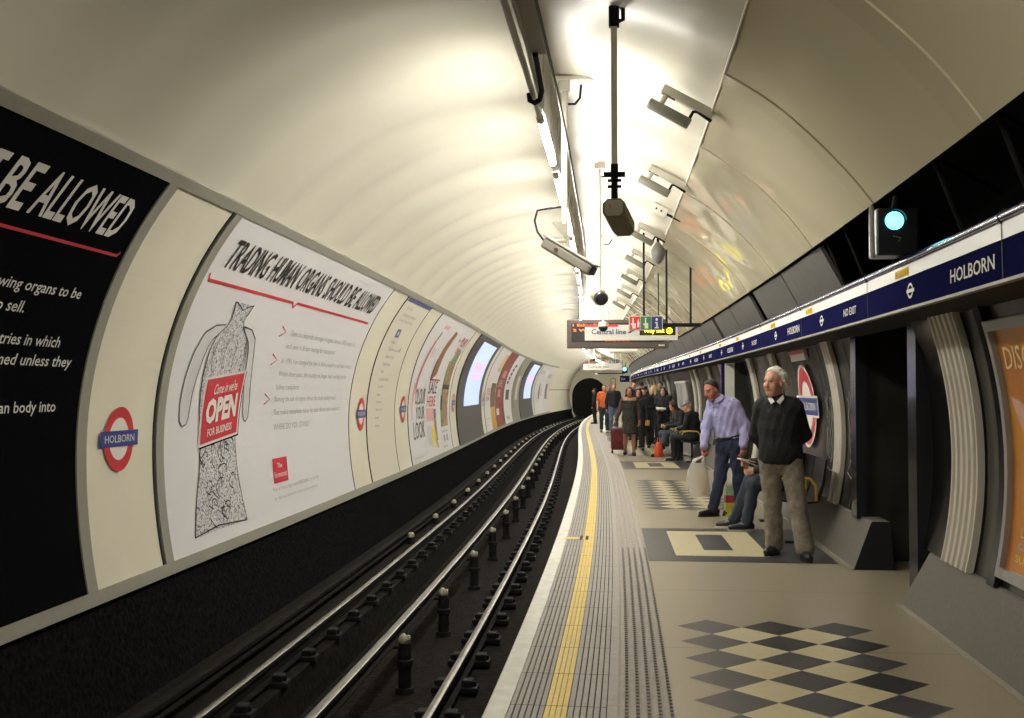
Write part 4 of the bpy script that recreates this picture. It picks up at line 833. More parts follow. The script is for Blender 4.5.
# ================================================================== figures: smooth-blended distance fields meshed as one surface
V3 = lambda *a: np.array(a, float)
def nrm(v): return v / (np.linalg.norm(v) + 1e-9)
def sdf_mesh(prims, vox, cuts=(), folds=None, post=()):
    """prims: ('c',a,b,ra,rb,k) tapered capsule | ('e',centre,radii,rot3x3,k) ellipsoid; cuts: (point, normal) keep the side against the normal"""
    lo = np.full(3, 1e9); hi = np.full(3, -1e9); bb = []
    allp = list(prims) + list(post)
    for p in allp:
        if p[0] == 'c': a, b, r = p[1], p[2], max(p[3], p[4]); l, h_ = np.minimum(a, b) - r, np.maximum(a, b) + r
        else: r = max(p[2]); l, h_ = p[1] - r, p[1] + r
        bb.append((l, h_)); lo = np.minimum(lo, l); hi = np.maximum(hi, h_)
    lo -= .05; hi += .05; n = np.ceil((hi - lo) / vox).astype(int) + 1
    F = np.full(n, .2, np.float32); ax = [lo[i] + vox * np.arange(n[i]) for i in range(3)]
    def splat(p, l, h_):
        i0 = np.maximum(0, np.floor((l - .1 - lo) / vox).astype(int)); i1 = np.minimum(n, np.ceil((h_ + .1 - lo) / vox).astype(int) + 1)
        X = ax[0][i0[0]:i1[0], None, None]; Y = ax[1][None, i0[1]:i1[1], None]; Z = ax[2][None, None, i0[2]:i1[2]]
        if p[0] == 'c':
            a, b, ra, rb, k = p[1:]; d = b - a; L2 = d @ d + 1e-12
            t = np.clip(((X - a[0]) * d[0] + (Y - a[1]) * d[1] + (Z - a[2]) * d[2]) / L2, 0, 1)
            D = np.sqrt((X - a[0] - t * d[0]) ** 2 + (Y - a[1] - t * d[1]) ** 2 + (Z - a[2] - t * d[2]) ** 2) - (ra + (rb - ra) * t)
        else:
            c, r, M, k = p[1:]; qx, qy, qz = X - c[0], Y - c[1], Z - c[2]; q = [qx * M[0, i] + qy * M[1, i] + qz * M[2, i] for i in range(3)]
            k0 = np.sqrt(sum((q[i] / r[i]) ** 2 for i in range(3))); k1 = np.sqrt(sum((q[i] / r[i] ** 2) ** 2 for i in range(3))) + 1e-9; D = k0 * (k0 - 1) / k1
        S = F[i0[0]:i1[0], i0[1]:i1[1], i0[2]:i1[2]]; h = np.maximum(k - np.abs(S - D), 0) / k; S[...] = np.minimum(S, D) - h * h * k * .25
    X = ax[0][:, None, None]; Y = ax[1][None, :, None]; Z = ax[2][None, None, :]
    for p, (l, h_) in list(zip(allp, bb))[:len(prims)]: splat(p, l, h_)
    for p0, nn in cuts: F = np.maximum(F, (X - p0[0]) * nn[0] + (Y - p0[1]) * nn[1] + (Z - p0[2]) * nn[2])
    for p, (l, h_) in list(zip(allp, bb))[len(prims):]: splat(p, l, h_)
    if folds:
        amp, fr, sd = folds
        F += amp * (np.sin(fr * (Z * 1.0 + .5 * X) + 2.2 * np.sin(9 * X + sd) + 2 * np.sin(7 * Y - sd)) * .6 + np.sin(fr * 1.7 * (.45 * Z - X + .5 * Y) + sd + 1.7 * np.sin(8 * Z)) * .5)
    F[0] = F[-1] = .2; F[:, 0] = F[:, -1] = .2; F[:, :, 0] = F[:, :, -1] = .2
    I = F < 0; c = np.zeros(np.array(n) - 1, np.uint8)
    offs = [(i, j, k) for i in (0, 1) for j in (0, 1) for k in (0, 1)]
    for i, j, k in offs: c += I[i:n[0] - 1 + i, j:n[1] - 1 + j, k:n[2] - 1 + k]
    act = np.argwhere((c > 0) & (c < 8)); idx = np.full(c.shape, -1, np.int64); idx[tuple(act.T)] = np.arange(len(act))
    val = {o: F[act[:, 0] + o[0], act[:, 1] + o[1], act[:, 2] + o[2]].astype(float) for o in offs}
    sm = np.zeros((len(act), 3)); ct = np.zeros(len(act))
    for o in offs:
        for a in range(3):
            if o[a] == 0:
                e = list(o); e[a] = 1; v0, v1 = val[o], val[tuple(e)]; m = (v0 < 0) != (v1 < 0); t = np.where(m, v0 / np.where(m, v0 - v1, 1), 0)
                pt = np.tile(np.array(o, float), (len(act), 1)); pt[:, a] += t; sm += pt * m[:, None]; ct += m
    vs = lo + vox * (act + sm / ct[:, None]); quads = []
    for a in range(3):
        sl0 = [slice(None)] * 3; sl1 = [slice(None)] * 3; sl0[a] = slice(0, -1); sl1[a] = slice(1, None)
        A, Bm = I[tuple(sl0)], I[tuple(sl1)]; e = np.argwhere(A != Bm); b, c_ = (a + 1) % 3, (a + 2) % 3
        e = e[(e[:, b] > 0) & (e[:, c_] > 0)]; fl = A[tuple(e.T)]
        def cell(db, dc): q = e.copy(); q[:, b] += db; q[:, c_] += dc; return idx[tuple(q.T)]
        q = np.stack([cell(-1, -1), cell(0, -1), cell(0, 0), cell(-1, 0)], 1); q[~fl] = q[~fl][:, ::-1]; quads.append(q)
    return vs, np.concatenate(quads)
def mesh_obj(name, vs, fs, mats, parent, mi=None):
    me = bpy.data.meshes.new(name); me.vertices.add(len(vs)); me.vertices.foreach_set('co', np.asarray(vs, np.float32).ravel())
    fs = np.asarray(fs); me.loops.add(fs.size); me.loops.foreach_set('vertex_index', fs.astype(np.int32).ravel()); me.polygons.add(len(fs)); me.polygons.foreach_set('loop_start', np.arange(0, fs.size, 4, dtype=np.int32))
    me.polygons.foreach_set('use_smooth', np.ones(len(fs), bool))
    for m in mats: me.materials.append(m)
    if mi is not None: me.polygons.foreach_set('material_index', mi.astype(np.int32))
    me.update(calc_edges=True); me.validate()
    o = bpy.data.objects.new(name, me); COL.objects.link(o); attach(o, parent, True); return o
def frame(f):            # facing (x, y) -> columns right, forward, up
    f = nrm(V3(f[0], f[1], 0)); return np.stack([V3(f[1], -f[0], 0), f, V3(0, 0, 1)], 1)
def cap(a, b, ra, rb, k=.03): return ('c', np.array(a, float), np.array(b, float), ra, rb, k)
def ell(c, r, M, k=.03): return ('e', np.array(c, float), np.array(r, float), M, k)
def tmpl(H=1.75, pose='stand', arms='down', stride=0.0):
    s = H / 1.75; J = dict(pel=V3(0, 0, .95), che=V3(0, .0, 1.27), nek=V3(0, -.01, 1.47), hd=V3(0, .035, 1.625))
    for sd, x in (('L', -1), ('R', 1)):
        J['sh' + sd] = V3(x * .18, -.01, 1.41); J['hip' + sd] = V3(x * .095, 0, .90); J['kn' + sd] = V3(x * .10, .02, .49); J['an' + sd] = V3(x * .11, -.02, .085); J['toe' + sd] = V3(x * .13, .16, .03)
        J['el' + sd] = V3(x * .245, -.03, 1.12); J['wr' + sd] = V3(x * .25, .06, .87)
        if arms == 'hold': J['el' + sd] = V3(x * .235, -.02, 1.13); J['wr' + sd] = V3(x * .10, .26, 1.10)
        if arms == 'behind': J['el' + sd] = V3(x * .28, -.10, 1.13); J['wr' + sd] = V3(x * .05, -.20, .98)
    if stride:
        for sd, g in (('L', 1), ('R', -1)):
            J['kn' + sd][1] += g * stride * .45 + .03; J['an' + sd][1] += g * stride; J['toe' + sd][1] += g * stride
            J['an' + sd][2] += .03 if g < 0 else 0; J['el' + sd][1] -= g * stride * .3; J['wr' + sd][1] -= g * stride * .7
    if pose == 'sit':
        for k in ('pel', 'che', 'nek', 'hd', 'shL', 'shR', 'elL', 'elR', 'wrL', 'wrR'): J[k] = J[k] - V3(0, 0, .40)
        for k in ('che', 'nek', 'hd', 'shL', 'shR'): J[k][1] += {'che': .02, 'nek': .07, 'hd': .12}.get(k, .06)
        for sd, x in (('L', -1), ('R', 1)):
            J['hip' + sd] = V3(x * .10, .02, .54); J['kn' + sd] = V3(x * .13, .44, .53); J['an' + sd] = V3(x * .13, .42, .085); J['toe' + sd] = V3(x * .15, .60, .03)
            J['el' + sd] = V3(x * .24, .10, .76); J['wr' + sd] = V3(x * .10, .34, .72)
    return {k: v * s for k, v in J.items()}
def hand_prims(w, d, n, side, curl, s=1, thick=1):
    """palm, four bent fingers of different lengths and a thumb from the side of the palm; d along the hand, n out of the palm"""
    d = nrm(d); n = nrm(n - d * (n @ d)); a = np.cross(d, n) * side; P = []; pm = w + d * .05 * s
    for q in (-.024, -.008, .008, .024): P.append(cap(w + a * q * .7 * s, w + (d * .085 + a * q) * s, .012 * thick * s, .011 * thick * s, .012))
    for q, l in ((-.027, .062), (-.009, .078), (.009, .083), (.027, .074)):
        b0 = w + (d * .085 + a * q) * s; c1 = math.cos(curl), math.sin(curl); d1 = d * c1[0] + n * c1[1]; b1 = b0 + d1 * l * .45 * s; d2 = d * math.cos(curl * 2.1) + n * math.sin(curl * 2.1); b2 = b1 + d2 * l * .32 * s; d3 = d * math.cos(curl * 3) + n * math.sin(curl * 3); b3 = b2 + d3 * l * .26 * s
        P += [cap(b0, b1, .0095 * thick * s, .0088 * thick * s, .006), cap(b1, b2, .0088 * thick * s, .008 * thick * s, .005), cap(b2, b3, .008 * thick * s, .0068 * thick * s, .005)]
    t0 = w + (d * .025 + a * .022) * s; t1 = t0 + (d * .035 + a * .028 + n * .012) * s; t2 = t1 + (d * .032 + a * .006 + n * .016) * s
    P += [cap(t0, t1, .013 * thick * s, .011 * thick * s, .01), cap(t1, t2, .0105 * thick * s, .008 * thick * s, .006)]; return P
def person(label, s_, u_, H, face, spec, J=None, world=False, vox=.014, group=None):
    """J: joints in the body frame (or, with world=True, in world-axis offsets from the base point)"""
    g = dict(top='222226', trousers='2c3444', shoes='1a1715', hair='2a201b', skin='b98a70', sleeve='long', hairstyle='short', hem=.86, pants_r=1., top_r=1., hface=None, hpitch=0, dress=False, cuff=.065, hood=False, belt=None, collar=None, curl=.5, folds=.004, bare_arm=False)
    g.update(spec); s = H / 1.75; B = frame(face)
    J = {k: np.array(v, float) for k, v in (J or tmpl(H)).items()}
    if not world: J = {k: B @ v for k, v in J.items()}
    t = thing('person', label, 'person', at(s_, u_, g.get('zbase', 0)), 0, group)
    HB = frame(g['hface'] or face); hp = -g['hpitch']; c_, q_ = math.cos(hp), math.sin(hp)
    HM = np.stack([HB[:, 0], HB[:, 1] * c_ - HB[:, 2] * q_, HB[:, 1] * q_ + HB[:, 2] * c_], 1)
    hd = J['hd']; hs = s * g.get('head', 1.)
    def hp_(x, y, z): return hd + HM @ V3(x * hs, y * hs, z * hs)
    up = nrm(J['nek'] - J['pel']); TM = np.stack([B[:, 0] - up * (B[:, 0] @ up), np.cross(up, B[:, 0] - up * (B[:, 0] @ up)), up], 1); TM /= np.linalg.norm(TM, axis=0)
    def torso(i, w=1.):
        r = g['top_r'] * w; bel = J['pel'] * .55 + J['che'] * .45
        P = [ell(J['pel'], (.165 * s * r + i, .115 * s * r + i, .14 * s + i), TM, .06), ell(bel, (.155 * s * r + i, .115 * s * r + i, .19 * s + i), TM, .08), ell(J['che'], (.172 * s * r + i, .118 * s * r + i, .21 * s + i), TM, .08),
             cap(J['shL'] * .80 + J['nek'] * .2, J['shR'] * .80 + J['nek'] * .2, .066 * s + i, .066 * s + i, .06)]
        return P
    # ---- body
    P = torso(0.) + [cap(J['nek'] - up * .05 * s, hp_(0, -.02, -.06), .058 * s, .052 * s, .03)]
    P += [ell(hp_(0, -.014, .03), (.074 * hs, .094 * hs, .09 * hs), HM, .02), ell(hp_(0, .022, -.035), (.060 * hs, .072 * hs, .082 * hs), HM, .03), cap(hp_(-.018, .058, -.098), hp_(.018, .058, -.098), .023 * hs, .023 * hs, .03),
          cap(hp_(0, .088, .012), hp_(0, .108, -.032), .009 * hs, .0155 * hs, .012), cap(hp_(-.03, .078, .028), hp_(.03, .078, .028), .014 * hs, .014 * hs, .015), cap(hp_(-.04, .062, -.03), hp_(-.04, .06, -.035), .022 * hs, .022 * hs, .025), cap(hp_(.04, .062, -.03), hp_(.04, .06, -.035), .022 * hs, .022 * hs, .025), cap(hp_(-.018, .084, -.066), hp_(.018, .084, -.066), .0095 * hs, .0095 * hs, .01)]
    for x in (-1, 1): P.append(ell(hp_(x * .076, -.008, -.012), (.011 * hs, .021 * hs, .033 * hs), HM, .008))
    for sd, x in (('L', -1), ('R', 1)):
        P += [cap(J['sh' + sd], J['el' + sd], .052 * s, .041 * s, .03), cap(J['el' + sd], J['wr' + sd], .042 * s, .029 * s, .02)]
        d = g.get('hand' + sd, nrm(J['wr' + sd] - J['el' + sd])); n = g.get('palm' + sd, -x * B[:, 0] * .7 + B[:, 1] * .3)
        P += hand_prims(J['wr' + sd], np.array(d, float), np.array(n, float), -x if True else x, g.get('curl' + sd, g['curl']), s, 1.05 if vox < .009 else 1.25)
        P += [cap(J['hip' + sd], J['kn' + sd], .085 * s, .056 * s, .04), cap(J['kn' + sd], J['kn' + sd] * .6 + J['an' + sd] * .4, .054 * s, .056 * s, .03), cap(J['kn' + sd] * .6 + J['an' + sd] * .4, J['an' + sd], .056 * s, .038 * s, .03)]
        ft = nrm((J['toe' + sd] - J['an' + sd]) * V3(1, 1, 0)); base = J['an' + sd] * V3(1, 1, 0); P += [cap(base - ft * .05 * s + V3(0, 0, .04 * s), base + ft * .15 * s + V3(0, 0, .03 * s), .036 * s, .028 * s, .02)]
    vs, fs = sdf_mesh(P, vox); ctr = vs[fs].mean(1); lc_ = (ctr - hd) @ HM / hs
    skin = mat('skin_' + g['skin'], g['skin'], .5, var=.06, vscale=25); mi = np.zeros(len(fs), int)
    if vox < .013:
        x, y, z = lc_.T; eye = (abs(abs(x) - .031) < .013) & (abs(z - .006) < .0065) & (y > .05); lip = (abs(x) < .024) & (abs(z + .0675) < .007) & (y > .06); brow = (abs(abs(x) - .032) < .02) & (abs(z - .031) < .006) & (y > .05)
        pup = eye & (abs(abs(x) - .031) < .0075)
        mi[eye] = 1; mi[pup] = 2; mi[lip] = 3; mi[brow] = 4
    o = mesh_obj('body', vs, fs, [skin, mat('eye_white', 'a08d80', .3), mat('eye_dark', '3a2c25', .3), mat('lip_' + g['skin'], '9a5f54', .5), mat('brow_' + g.get('brow', g['hair']), g.get('brow', g['hair']), .8)], t, mi)
    # ---- hair
    hm = mat('hair_' + g['hair'], g['hair'], .7, var=.25, vscale=60, bump=.4, bscale=90); hst = g['hairstyle']
    if hst != 'none':
        i = {'cap': .016, 'short': .008}.get(hst, .013)
        Q = [ell(hp_(0, -.018, .034), ((.077 + i) * hs, (.096 + i) * hs, (.090 + i) * hs), HM, .02)]
        cuts = [(hp_(0, .036, .086), HM @ nrm(V3(0, .72, -.69)))]
        if hst == 'receding': cuts = [(hp_(0, .036, .078), HM @ nrm(V3(0, .80, -.60)))]; Q += [ell(hp_(x * .080, -.03, .02), (.024 * hs, .062 * hs, .062 * hs), HM, .02) for x in (-1, 1)] + [ell(hp_(x * .074, -.06, -.03), (.024 * hs, .045 * hs, .05 * hs), HM, .02) for x in (-1, 1)] + [ell(hp_(0, -.095, -.01), (.06 * hs, .03 * hs, .07 * hs), HM, .02)]
        if hst == 'long':
            for x in (-1, 1): Q += [cap(hp_(x * .075, -.01, .03), hp_(x * .085, .0, -.10), .032 * hs, .036 * hs, .03), cap(hp_(x * .085, .0, -.10), hp_(x * .075, .035, -.24), .036 * hs, .026 * hs, .03)]
            Q += [cap(hp_(0, -.07, 0), hp_(0, -.08, -.22), .065 * hs, .06 * hs, .03)]; cuts = []
            Q = [q for q in Q]; cuts = [(hp_(0, .058, .0), HM @ V3(0, 1, 0))]
        if hst == 'bob':
            for x in (-1, 1): Q += [cap(hp_(x * .072, -.015, .03), hp_(x * .074, .0, -.08), .034 * hs, .03 * hs, .03)]
            Q += [cap(hp_(0, -.06, 0), hp_(0, -.06, -.10), .06 * hs, .05 * hs, .03)]; cuts = [(hp_(0, .056, .0), HM @ V3(0, 1, 0))]
        if hst == 'cap':
            Q += [ell(hp_(0, .10, .055), (.06 * hs, .06 * hs, .012 * hs), HM, .02)]; cuts = [(hp_(0, 0, .028), HM @ nrm(V3(0, -.15, -1)))]
        vs, fs = sdf_mesh(Q, max(.006, vox * .8), cuts, (.0045 if hst == 'receding' else .0025, 110, 1.)); mesh_obj('cap' if hst == 'cap' else 'hair', vs, fs, [hm], t)
    # ---- top
    tm = mat('cloth_' + g['top'] + g.get('tex', ''), g['top'], .85, var=g.get('topvar', .12), vscale=g.get('topscale', 40), bump=.25, bscale=45)
    hemz = J['pel'][2] + (g['hem'] - .95) * s if not g.get('hemz') else g['hemz']; i = g.get('thick', .016)
    Q = torso(i); Q[0] = ell(J['pel'], (.165 * s * g['top_r'] + i + g.get('skirt', .008), .115 * s * g['top_r'] + i + g.get('skirt', .008), .15 * s + i), TM, .06); PO = []
    for sd in 'LR':
        if g['sleeve'] == 'none': continue
        e = J['el' + sd]; w = J['wr' + sd]; PO.append(cap(J['sh' + sd], e, .056 * s + i, .046 * s + i, .035))
        if g['sleeve'] == 'long': PO += [cap(e, e + (w - e) * g.get('sleeve_to', .94), .046 * s + i, .034 * s + i * .8, .02)]
        elif g['sleeve'] == 'short': PO[-1] = cap(J['sh' + sd], J['sh' + sd] * .35 + e * .65, .058 * s + i, .056 * s + i, .035)
    Q.append(cap(J['nek'] - up * .05, J['nek'] + up * .012 * s, .068 * s + i * .4, .060 * s + i * .3, .03))
    if g['dress']:
        hz = (J['knL'][2] + J['knR'][2]) / 2 + .06; kc = (J['knL'] + J['knR']) / 2; Q += [cap(J['pel'], V3(kc[0], kc[1], hz + .02), .155 * s, .20 * s, .08)]; hemz = hz
    if g['hood']: Q += [ell(J['nek'] + B @ V3(0, -.07 * s, .02), (.10, .06, .07), TM, .04)]
    cuts = [(V3(0, 0, hemz), V3(0, 0, -1))] if not g.get('nohem') else []
    if g.get('neck_cut'): cuts.append((J['nek'] + up * g['neck_cut'], up))
    if g.get('strapless'): cuts.append((J['che'] + up * .135 * s, up))
    vs, fs = sdf_mesh(Q, vox, cuts, (g['folds'], 42, label.__len__() * .7), PO); mesh_obj(g.get('topname', 'jacket'), vs, fs, [tm], t)
    if g['dress'] is False:
        pm = mat('cloth_' + g['trousers'] + '_legs', g['trousers'], .85, var=g.get('legvar', .14), vscale=25, bump=.25, bscale=40); k = g['pants_r']; Q = [ell(J['pel'] - V3(0, 0, .02), (.182 * s, .134 * s, .145 * s), TM, .05)]
        for sd in 'LR':
            a = J['an' + sd] + V3(0, 0, .01); kn = J['kn' + sd]; Q += [cap(J['hip' + sd], kn, .100 * s * k, .078 * s * k, .045), cap(kn, a, .076 * s * k, g['cuff'] * s * k, .03)]
        cz = [(V3(0, 0, g.get('cuffz', .045)), V3(0, 0, -1))]; waist = [(J['pel'] + up * (.075 if g['belt'] else .03) * s, up)] if not g.get('sit') else []
        vs, fs = sdf_mesh(Q, vox, cz + waist, (g['folds'] * 1.2, 36, label.__len__() * .37)); mesh_obj('trousers', vs, fs, [pm], t)
        if g['belt']:
            c = J['pel'] + up * .052 * s; n_ = 28; rr = (.186 * s, .139 * s); mb = MB(); mb.tube([c + TM @ V3(rr[0] * math.cos(a), rr[1] * math.sin(a), 0) for a in [2 * math.pi * q / n_ for q in range(n_ + 1)]], .016, mat('belt_leather', g['belt'], .4), 8); mb.build('belt', t, local=True, smooth=True)
    # ---- shoes
    shm = mat('shoe_' + g['shoes'], g['shoes'], .35); som = mat('sole_' + g.get('sole', '15130f'), g.get('sole', '15130f'), .7)
    for sd in 'LR':
        ft = nrm((J['toe' + sd] - J['an' + sd]) * V3(1, 1, 0)); z0 = max(0, J['an' + sd][2] - .095 * s); a = J['an' + sd] * V3(1, 1, 0) + V3(0, 0, z0); FM = frame(ft)
        Q = [cap(a - ft * .045 * s + V3(0, 0, .055 * s), a + ft * .02 * s + V3(0, 0, .07 * s), .047 * s, .042 * s, .03), cap(a + ft * .03 * s + V3(0, 0, .05 * s), a + ft * .17 * s + V3(0, 0, .035 * s), .047 * s, .036 * s, .03)]
        vs, fs = sdf_mesh(Q, max(.008, vox * .8), [(a + V3(0, 0, .016 * s), V3(0, 0, -1)), (a + V3(0, 0, .10 * s), V3(0, 0, 1))]); o = mesh_obj('shoe', vs, fs, [shm], t)
        mb = MB(); n_ = 20; pts = []
        for q in range(n_):
            an = 2 * math.pi * q / n_; yy = math.cos(an); pts.append(a + ft * (.062 + .155 * yy) * s + FM[:, 0] * (.05 if yy < .2 else .05 - .012 * yy) * math.sin(an) * s)
        mb.prism(pts, 0, (0, 0, .018 * s), som); so = mb.build('sole', o, local=True)
    return t, J, HM, hd, B, hp_
# ================================================================== people
# elderly man in the foreground, hands behind his back; offsets read along the world axes
J = dict(pel=V3(-.065, -.01, .95), che=V3(-.07, -.02, 1.25), nek=V3(-.10, -.03, 1.465), hd=V3(-.13, -.055, 1.625),
         shL=V3(.065, -.05, 1.385), shR=V3(-.225, .06, 1.385), elL=V3(.17, .04, 1.13), elR=V3(-.255, .15, 1.12), wrL=V3(.03, .20, .98), wrR=V3(-.14, .22, .97),
         hipL=V3(.025, -.04, .89), hipR=V3(-.15, .05, .89), knL=V3(.065, -.10, .48), knR=V3(-.115, .10, .48), anL=V3(.11, -.17, .085), anR=V3(-.085, .17, .085), toeL=V3(.10, -.36, .03), toeR=V3(-.19, .03, .03))
old, J, HM, hd, B, hp_ = person('white-haired man in glasses, black jumper and grey trousers, hands behind back', 10.1, 2.215, 1.75, (-.35, -.94),
    dict(top='111215', topname='jumper', trousers='80776a', legvar=.22, skirt=.012, brow='b08a74', shoes='171310', hair='dad5cb', hairstyle='receding', skin='c58f72', hface=(-.80, -.60), pants_r=1.07, cuff=.080, top_r=1.03, thick=.022, head=1.07, hem=.865, folds=.0035, hpitch=-.03, handL=(-.6, .1, -.2), handR=(.6, .1, -.2), curl=.9), J=J, world=True, vox=.0075)
mb = MB(); gm = mat('spectacle_wire', '8a7866', .3, metal=.3)
for x in (-1, 1):
    n_ = 16; mb.tube([V3(*hp_(x * .033 + .024 * math.cos(a), .094 - .10 * (abs(x * .033 + .024 * math.cos(a)) ** 1.5), .006 + .018 * math.sin(a))) for a in [2 * math.pi * k / n_ for k in range(n_ + 1)]], .0016, gm, 6)
    mb.tube([hp_(x * .057, .083, .012), hp_(x * .080, .03, .012), hp_(x * .082, -.01, .006)], .0016, gm, 6)
mb.tube([hp_(-.009, .098, .010), hp_(.009, .098, .010)], .002, gm, 6); mb.build('glasses', old, local=True)
mb = MB(); cw = mat('collar_white', 'd5d2cc', .7); nk = J['nek']
for x in (-1, 1):
    a = nk + B @ V3(x * .060, .02, .04); b = nk + B @ V3(x * .010, .108, -.025); c = nk + B @ V3(x * .040, .116, -.05); d = nk + B @ V3(x * .074, .06, .0)
    mb.prism([a, b, c, d], 0, B @ V3(0, .012, .006), cw)
mb.build('shirt_collar', old, local=True)
# man in the lilac shirt, leaning over his carrier bag
J = dict(pel=V3(.095, .0, .93), che=V3(.05, -.0, 1.22), nek=V3(-.025, -.02, 1.43), hd=V3(-.135, -.055, 1.55),
         shL=V3(.14, -.13, 1.365), shR=V3(-.085, .10, 1.385), elL=V3(.265, -.13, 1.11), elR=V3(-.185, .02, 1.08), wrL=V3(.225, -.19, .87), wrR=V3(-.235, -.10, .86),
         hipL=V3(.15, -.07, .88), hipR=V3(.045, .09, .88), knL=V3(.215, -.0, .48), knR=V3(-.01, .05, .48), anL=V3(.22, .12, .085), anR=V3(-.105, .02, .085), toeL=V3(.02, .06, .03), toeR=V3(-.29, -.05, .03))
lil, J, HM, hd, B, hp_ = person('man in lilac shirt and jeans, bending his head over a white carrier bag', 13.2, 1.94, 1.72, (-.80, -.60),
    dict(top='9a98c0', topname='shirt', topvar=.05, trousers='262e48', shoes='141214', hair='15100d', skin='b5745c', hface=(-.82, -.57), hpitch=-.40, belt='1a1614', hem=.985, thick=.020, top_r=1.0, folds=.006, handR=(-.1, -.05, -1), palmR=(.5, -.8, 0), curlR=1.0, handL=(-.1, -.02, -1), palmL=(-.3, .9, 0), curl=.45, sleeve_to=.99, pants_r=1.02, cuff=.062), J=J, world=True, vox=.0075)
mb = MB(); nk = J['nek']; lm = MATS['cloth_9a98c0']
for x in (-1, 1):
    a = nk + B @ V3(x * .066, -.01, .055); b = nk + B @ V3(x * .018, .095, -.00); c = nk + B @ V3(x * .06, .11, -.045); d = nk + B @ V3(x * .095, .04, .0); mb.prism([a, b, c, d], 0, B @ V3(0, .010, .008), lm)
mb.build('shirt_collar', lil, local=True)
mb = MB()
for k in range(7):
    p_ = J['nek'] * (1 - k / 6.5) + J['pel'] * (k / 6.5) + B @ V3(.0, .128 + .018 * math.sin(k), 0); mb.tube([p_, p_ + B @ V3(0, .006, 0)], .006, sign_white, 8)
mb.build('button', lil, local=True)
# his translucent carrier bag
bagm = mat('bag_plastic', 'e6e1da', .35, alpha=.42, bump=.6, bscale=14); base = Vector(at(13.2, 1.94, 0)); W = Vector(J['wrR']) + base
t = thing('carrier_bag', 'thin white plastic carrier bag hanging from the lilac-shirted man\'s hand', 'bag', (base.x - .29, base.y - .12, .25))
bm_ = []; cx_, cy_ = base.x - .30, base.y - .12; n_ = 28; vs = []; lev = [(.245, .09, .055), (.25, .115, .07), (.33, .128, .08), (.45, .128, .076), (.56, .112, .06), (.63, .092, .045), (.66, .08, .03)]
for z_, rx, ry in lev:
    for k in range(n_):
        a = 2 * math.pi * k / n_; w_ = 1 + .07 * math.sin(5 * a + z_ * 23) + .04 * math.sin(9 * a - z_ * 31); sq = lambda v: math.copysign(abs(v) ** .7, v); vs.append((cx_ - (.02 if z_ > .4 else 0) + rx * sq(math.cos(a)) * w_, cy_ + ry * sq(math.sin(a)) * w_, z_))
fs = [(i * n_ + k, i * n_ + (k + 1) % n_, (i + 1) * n_ + (k + 1) % n_, (i + 1) * n_ + k) for i in range(len(lev) - 1) for k in range(n_)] + [tuple(range(n_))[::-1]]
mb = MB(); mb.add(vs, fs, bagm); mb.build('bag_body', t, smooth=True)
mb = MB(); H_ = W + Vector((-.015, -.01, -.095))
for sx in (-.075, .06):
    for sy in (-.02, .02): mb.tube([(cx_ + sx, cy_ + sy, .64), (cx_ + sx * .8, cy_ + sy, .69), H_ + Vector((sx * .15, sy * .4, -.03)), H_ + Vector((0, 0, .005))], [.022, .020, .012, .01], bagm, 8)
mb.build('handle', t, smooth=True)
t2 = thing('wrapped_parcel', 'yellow-brown packet showing through the white carrier bag', 'packet', (cx_, cy_, .27)); mb = MB(); mb.box((cx_ + .05, cy_ - .01, .40), (.085, .05, .26), mat('packet_ochre', 'b09a5a', .6, var=.4, vscale=20), Matrix.Rotation(rad(-6), 3, 'Y'), .012); mb.build('packet_body', t2); mb = MB(); mb.box((cx_ + .05, cy_ - .037, .44), (.06, .004, .10), mat('packet_label', 'c9b98a', .5), Matrix.Rotation(rad(-6), 3, 'Y')); mb.build('paper_label', t2)
# ---- benches
yel_b = mat('handrail_yellow', 'c9a23a', .4); seatm = mat('bench_steel', '222326', .4, metal=.5, var=.1)
def bench(s0, n, label, pitch=.56):
    t = thing('bench', label, 'bench', at(s0, 2.45, 0))
    for i in range(n):
        q = s0 + i * pitch; mb = MB(); mb.sweep([(2.22, .445), (2.25, .46), (2.50, .435), (2.60, .45), (2.66, .62), (2.70, .86), (2.72, .86), (2.69, .62), (2.63, .43), (2.50, .415), (2.25, .44)], q + .02, q + pitch - .02, seatm, closed=True, caps=True); mb.build('seat_shell', t)
    for i in range(n + 1):
        q = s0 + i * pitch; mb = MB(); mb.tube([at(q, 2.60, .45), at(q, 2.60, .60), at(q, 2.54, .67), at(q, 2.36, .68), at(q, 2.24, .66), at(q, 2.21, .60)], .016, yel_b, 8); mb.build('armrest', t, smooth=True)
    for q in (s0 + .25, s0 + n * pitch - .25):
        mb = MB(); mb.tube([at(q, 2.45, 0), at(q, 2.45, .44)], .03, seatm, 10); mb.box(at(q, 2.45, .012), (.25, .12, .024), seatm, cross_rot(q), .006); mb.build('leg', t)
    mb = MB(); mb.tube([at(s0, 2.48, .415), at(s0 + n * pitch, 2.48, .415)], .028, seatm, 10); mb.build('beam', t)
    return t
bench(10.75, 4, 'dark metal bench with yellow armrest behind the white-haired man'); bench(22.6, 5, 'dark metal bench with yellow armrests holding two seated people')
